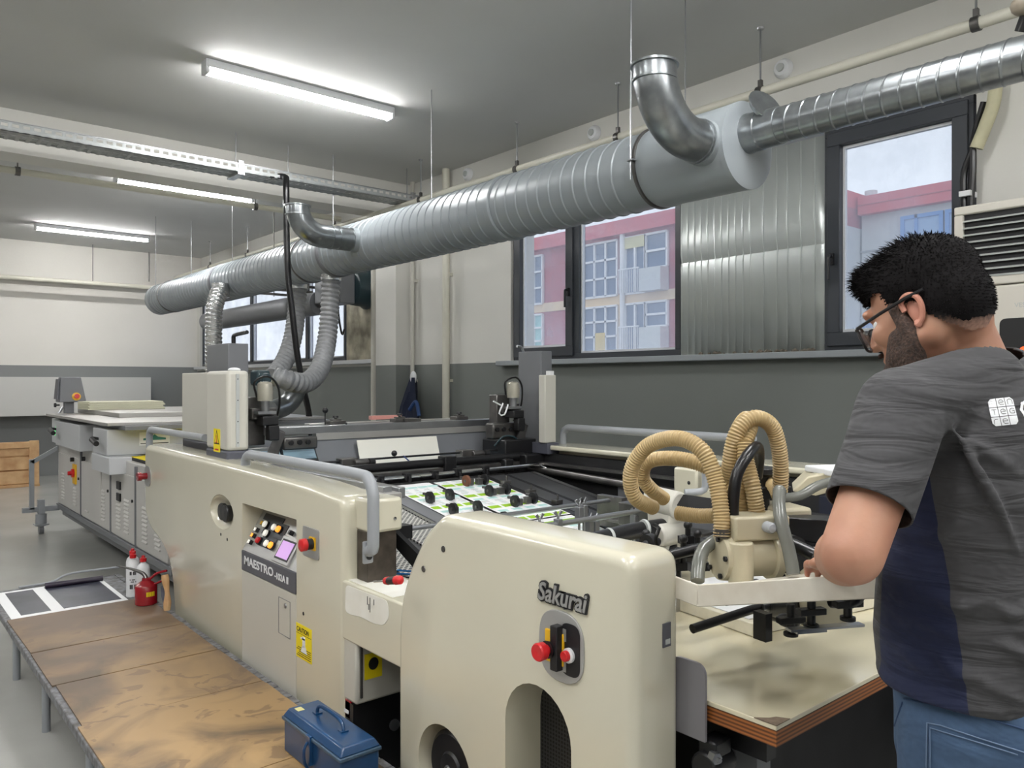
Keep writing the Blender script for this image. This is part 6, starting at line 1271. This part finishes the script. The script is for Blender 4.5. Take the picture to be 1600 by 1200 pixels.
# tile grid of the square logo: corners in the photo
A, Bq, Cq, Dq = Vector((1541,624)), Vector((1581,620)), Vector((1592,663)), Vector((1551,667))
def bl(s, t): return A*(1-s)*(1-t)+Bq*s*(1-t)+Cq*s*t+Dq*(1-s)*t
tiles = []
for i in range(3):
    for j in range(3):
        a0, a1, b0, b1 = i/3+.012, (i+1)/3-.012, j/3+.012, (j+1)/3-.012; N = 3
        for x in range(N):
            for y in range(N):
                q = [(a0+(a1-a0)*(x+dx)/N, b0+(b1-b0)*(y+dy)/N) for dx, dy in ((0,0), (1,0), (1,1), (0,1))]
                if (i, x, j, y) in ((0,0,0,0), (2,2,0,0), (2,2,2,2), (0,0,2,2)): 
                    cx = {(0,0,0,0): 0, (2,2,0,0): 1, (2,2,2,2): 2, (0,0,2,2): 3}[(i, x, j, y)]; q = q[:cx]+q[cx+1:]
                tiles.append([tuple(bl(*k)) for k in q])
LG = shirt_print('logo_print', tiles, WINK, .0015, SH)
def glyph(ch, s0, t0, w, h_, th=.018):
    S_ = {'e': [[(0,.5),(1,.5),(1,.25),(.7,0),(.3,0),(0,.25),(0,.75),(.3,1),(1,1)]], 'n': [[(0,1),(0,.2),(.3,0),(.7,0),(1,.25),(1,1)]], 'T': [[(0,0),(1,0)], [(.5,0),(.5,1)]], 'G': [[(1,.1),(.6,0),(.2,.1),(0,.4),(0,.7),(.25,1),(1,1),(1,.5),(.6,.5)]], 'r': [[(0,1),(0,.3),(.3,0),(.9,0)]], 'O': [[(0,.5),(.15,.15),(.5,0),(.85,.15),(1,.5),(.85,.85),(.5,1),(.15,.85),(0,.5)]]}[ch]
    out = []
    for st in S_:
        for (xa, ya), (xb, yb) in zip(st, st[1:]):
            a = Vector((s0+xa*w, t0+ya*h_)); b = Vector((s0+xb*w, t0+yb*h_)); d = (b-a).normalized()*th*.5; k = Vector((-d.y, d.x)); out.append([tuple(bl(*q)) for q in (a-d-k, b+d-k, b+d+k, a-d+k)])
    return out
gs = []
for ch, i, j in (('e',1,0), ('n',2,0), ('T',0,1), ('e',1,1), ('G',2,1), ('r',0,2), ('e',1,2)): gs += glyph(ch, i/3+.085, j/3+.085, .17, .17)
shirt_print('logo_letters', gs, INK, .0022, LG or SH)
A, Bq, Cq, Dq = Vector((1592,628)), Vector((1612,626)), Vector((1618,650)), Vector((1598,653))
shirt_print('logo_print', glyph('O', .0, 0, 1.1, 1, .2), WINK, .0015, SH)
# ---------------------------------------------------------------- jeans and shoes
je = MB(); loft(je, [(.80, -.005, 0, .135, .185), (.88, -.01, 0, .140, .190), (.95, -.005, 0, .140, .188), (1.01, .0, 0, .137, .182)], 48, 2.3)
je.ball(mp_(-.075, .08, .88), (.09, .085, .10), 20); je.ball(mp_(-.075, -.08, .88), (.09, .085, .10), 20)
for h_, k_, a_ in ((hipL, knL, anL), (hipR, knR, anR)): caps(je, [(h_+Vector((0,0,-.06)), .105), (h_.lerp(k_, .5), .092), (k_, .075), (k_.lerp(a_, .5), .070), (a_+Vector((0,0,-.02)), .068)])
JE = bake(je, 'jeans', DENIM, MAN, .0075, 5)
bvj = BVHTree.FromPolygons([v.co+o0 for v in JE.data.vertices], [tuple(p.vertices) for p in JE.data.polygons])
def onj(u, v, off=.002):
    o = Vector((0,0,H)); d = (at(u, v, 1)-o).normalized(); hit = bvj.ray_cast(o, d); return None if hit[0] is None else hit[0]-d*off
STI = mat('denim_seam', S(104,124,150), .9); STD = mat('denim_seam_dark', S(44,66,98), .9)
def seam(pts, r, m_, nm_='seam'):
    P = []
    for (u0, v0), (u1, v1) in zip(pts, pts[1:]):
        for k in range(8): q = onj(u0+(u1-u0)*k/8, v0+(v1-v0)*k/8); P.append(q) if q is not None else None
    runs = [[]]
    for p in P:
        if runs[-1] and (p-runs[-1][-1]).length > .028: runs.append([])
        runs[-1].append(p)
    for R_ in runs:
        if len(R_) > 3: MB().tube(R_, r, 6, smooth=False).build(nm_, m_, JE)
seam([(1448, 1200), (1449, 1130), (1470, 1134), (1530, 1154), (1600, 1176), (1660, 1190)], .0013, STI, 'pocket_seam'); seam([(1454, 1200), (1454, 1138), (1530, 1161), (1600, 1183)], .0011, STI, 'pocket_seam')
seam([(1385, 1200), (1393, 1150), (1413, 1090)], .0015, STD, 'side_seam'); seam([(1365, 1085), (1366, 1105), (1380, 1112), (1402, 1113)], .0014, STI, 'pocket_seam'); seam([(1413, 1092), (1470, 1104), (1540, 1122), (1600, 1140), (1660, 1150)], .0016, STD, 'waistband_seam')
for s, a_ in ((1, anL), (-1, anR)):
    f_ = MB(); c = Vector((a_.x, a_.y, 0)); f_.ball(c+Fm*.05+UP*.045, (.052, .145, .05), 24, (Lm, Fm, UP)); f_.ball(c-Fm*.01+UP*.07, (.045, .06, .06), 20, (Lm, Fm, UP))
    sh_ = bake(f_, 'shoe', BLACK, MAN, .007, 3, post=lambda p: Vector((p.x, p.y, max(p.z, .012)))); MB().prism([( (c+Fm*(.05+.15*math.cos(t))+Lm*.054*math.sin(t)).x, (c+Fm*(.05+.15*math.cos(t))+Lm*.054*math.sin(t)).y) for t in [2*PI*k/24 for k in range(24)]], 'z', 0, .022).build('sole', DARKG, sh_)
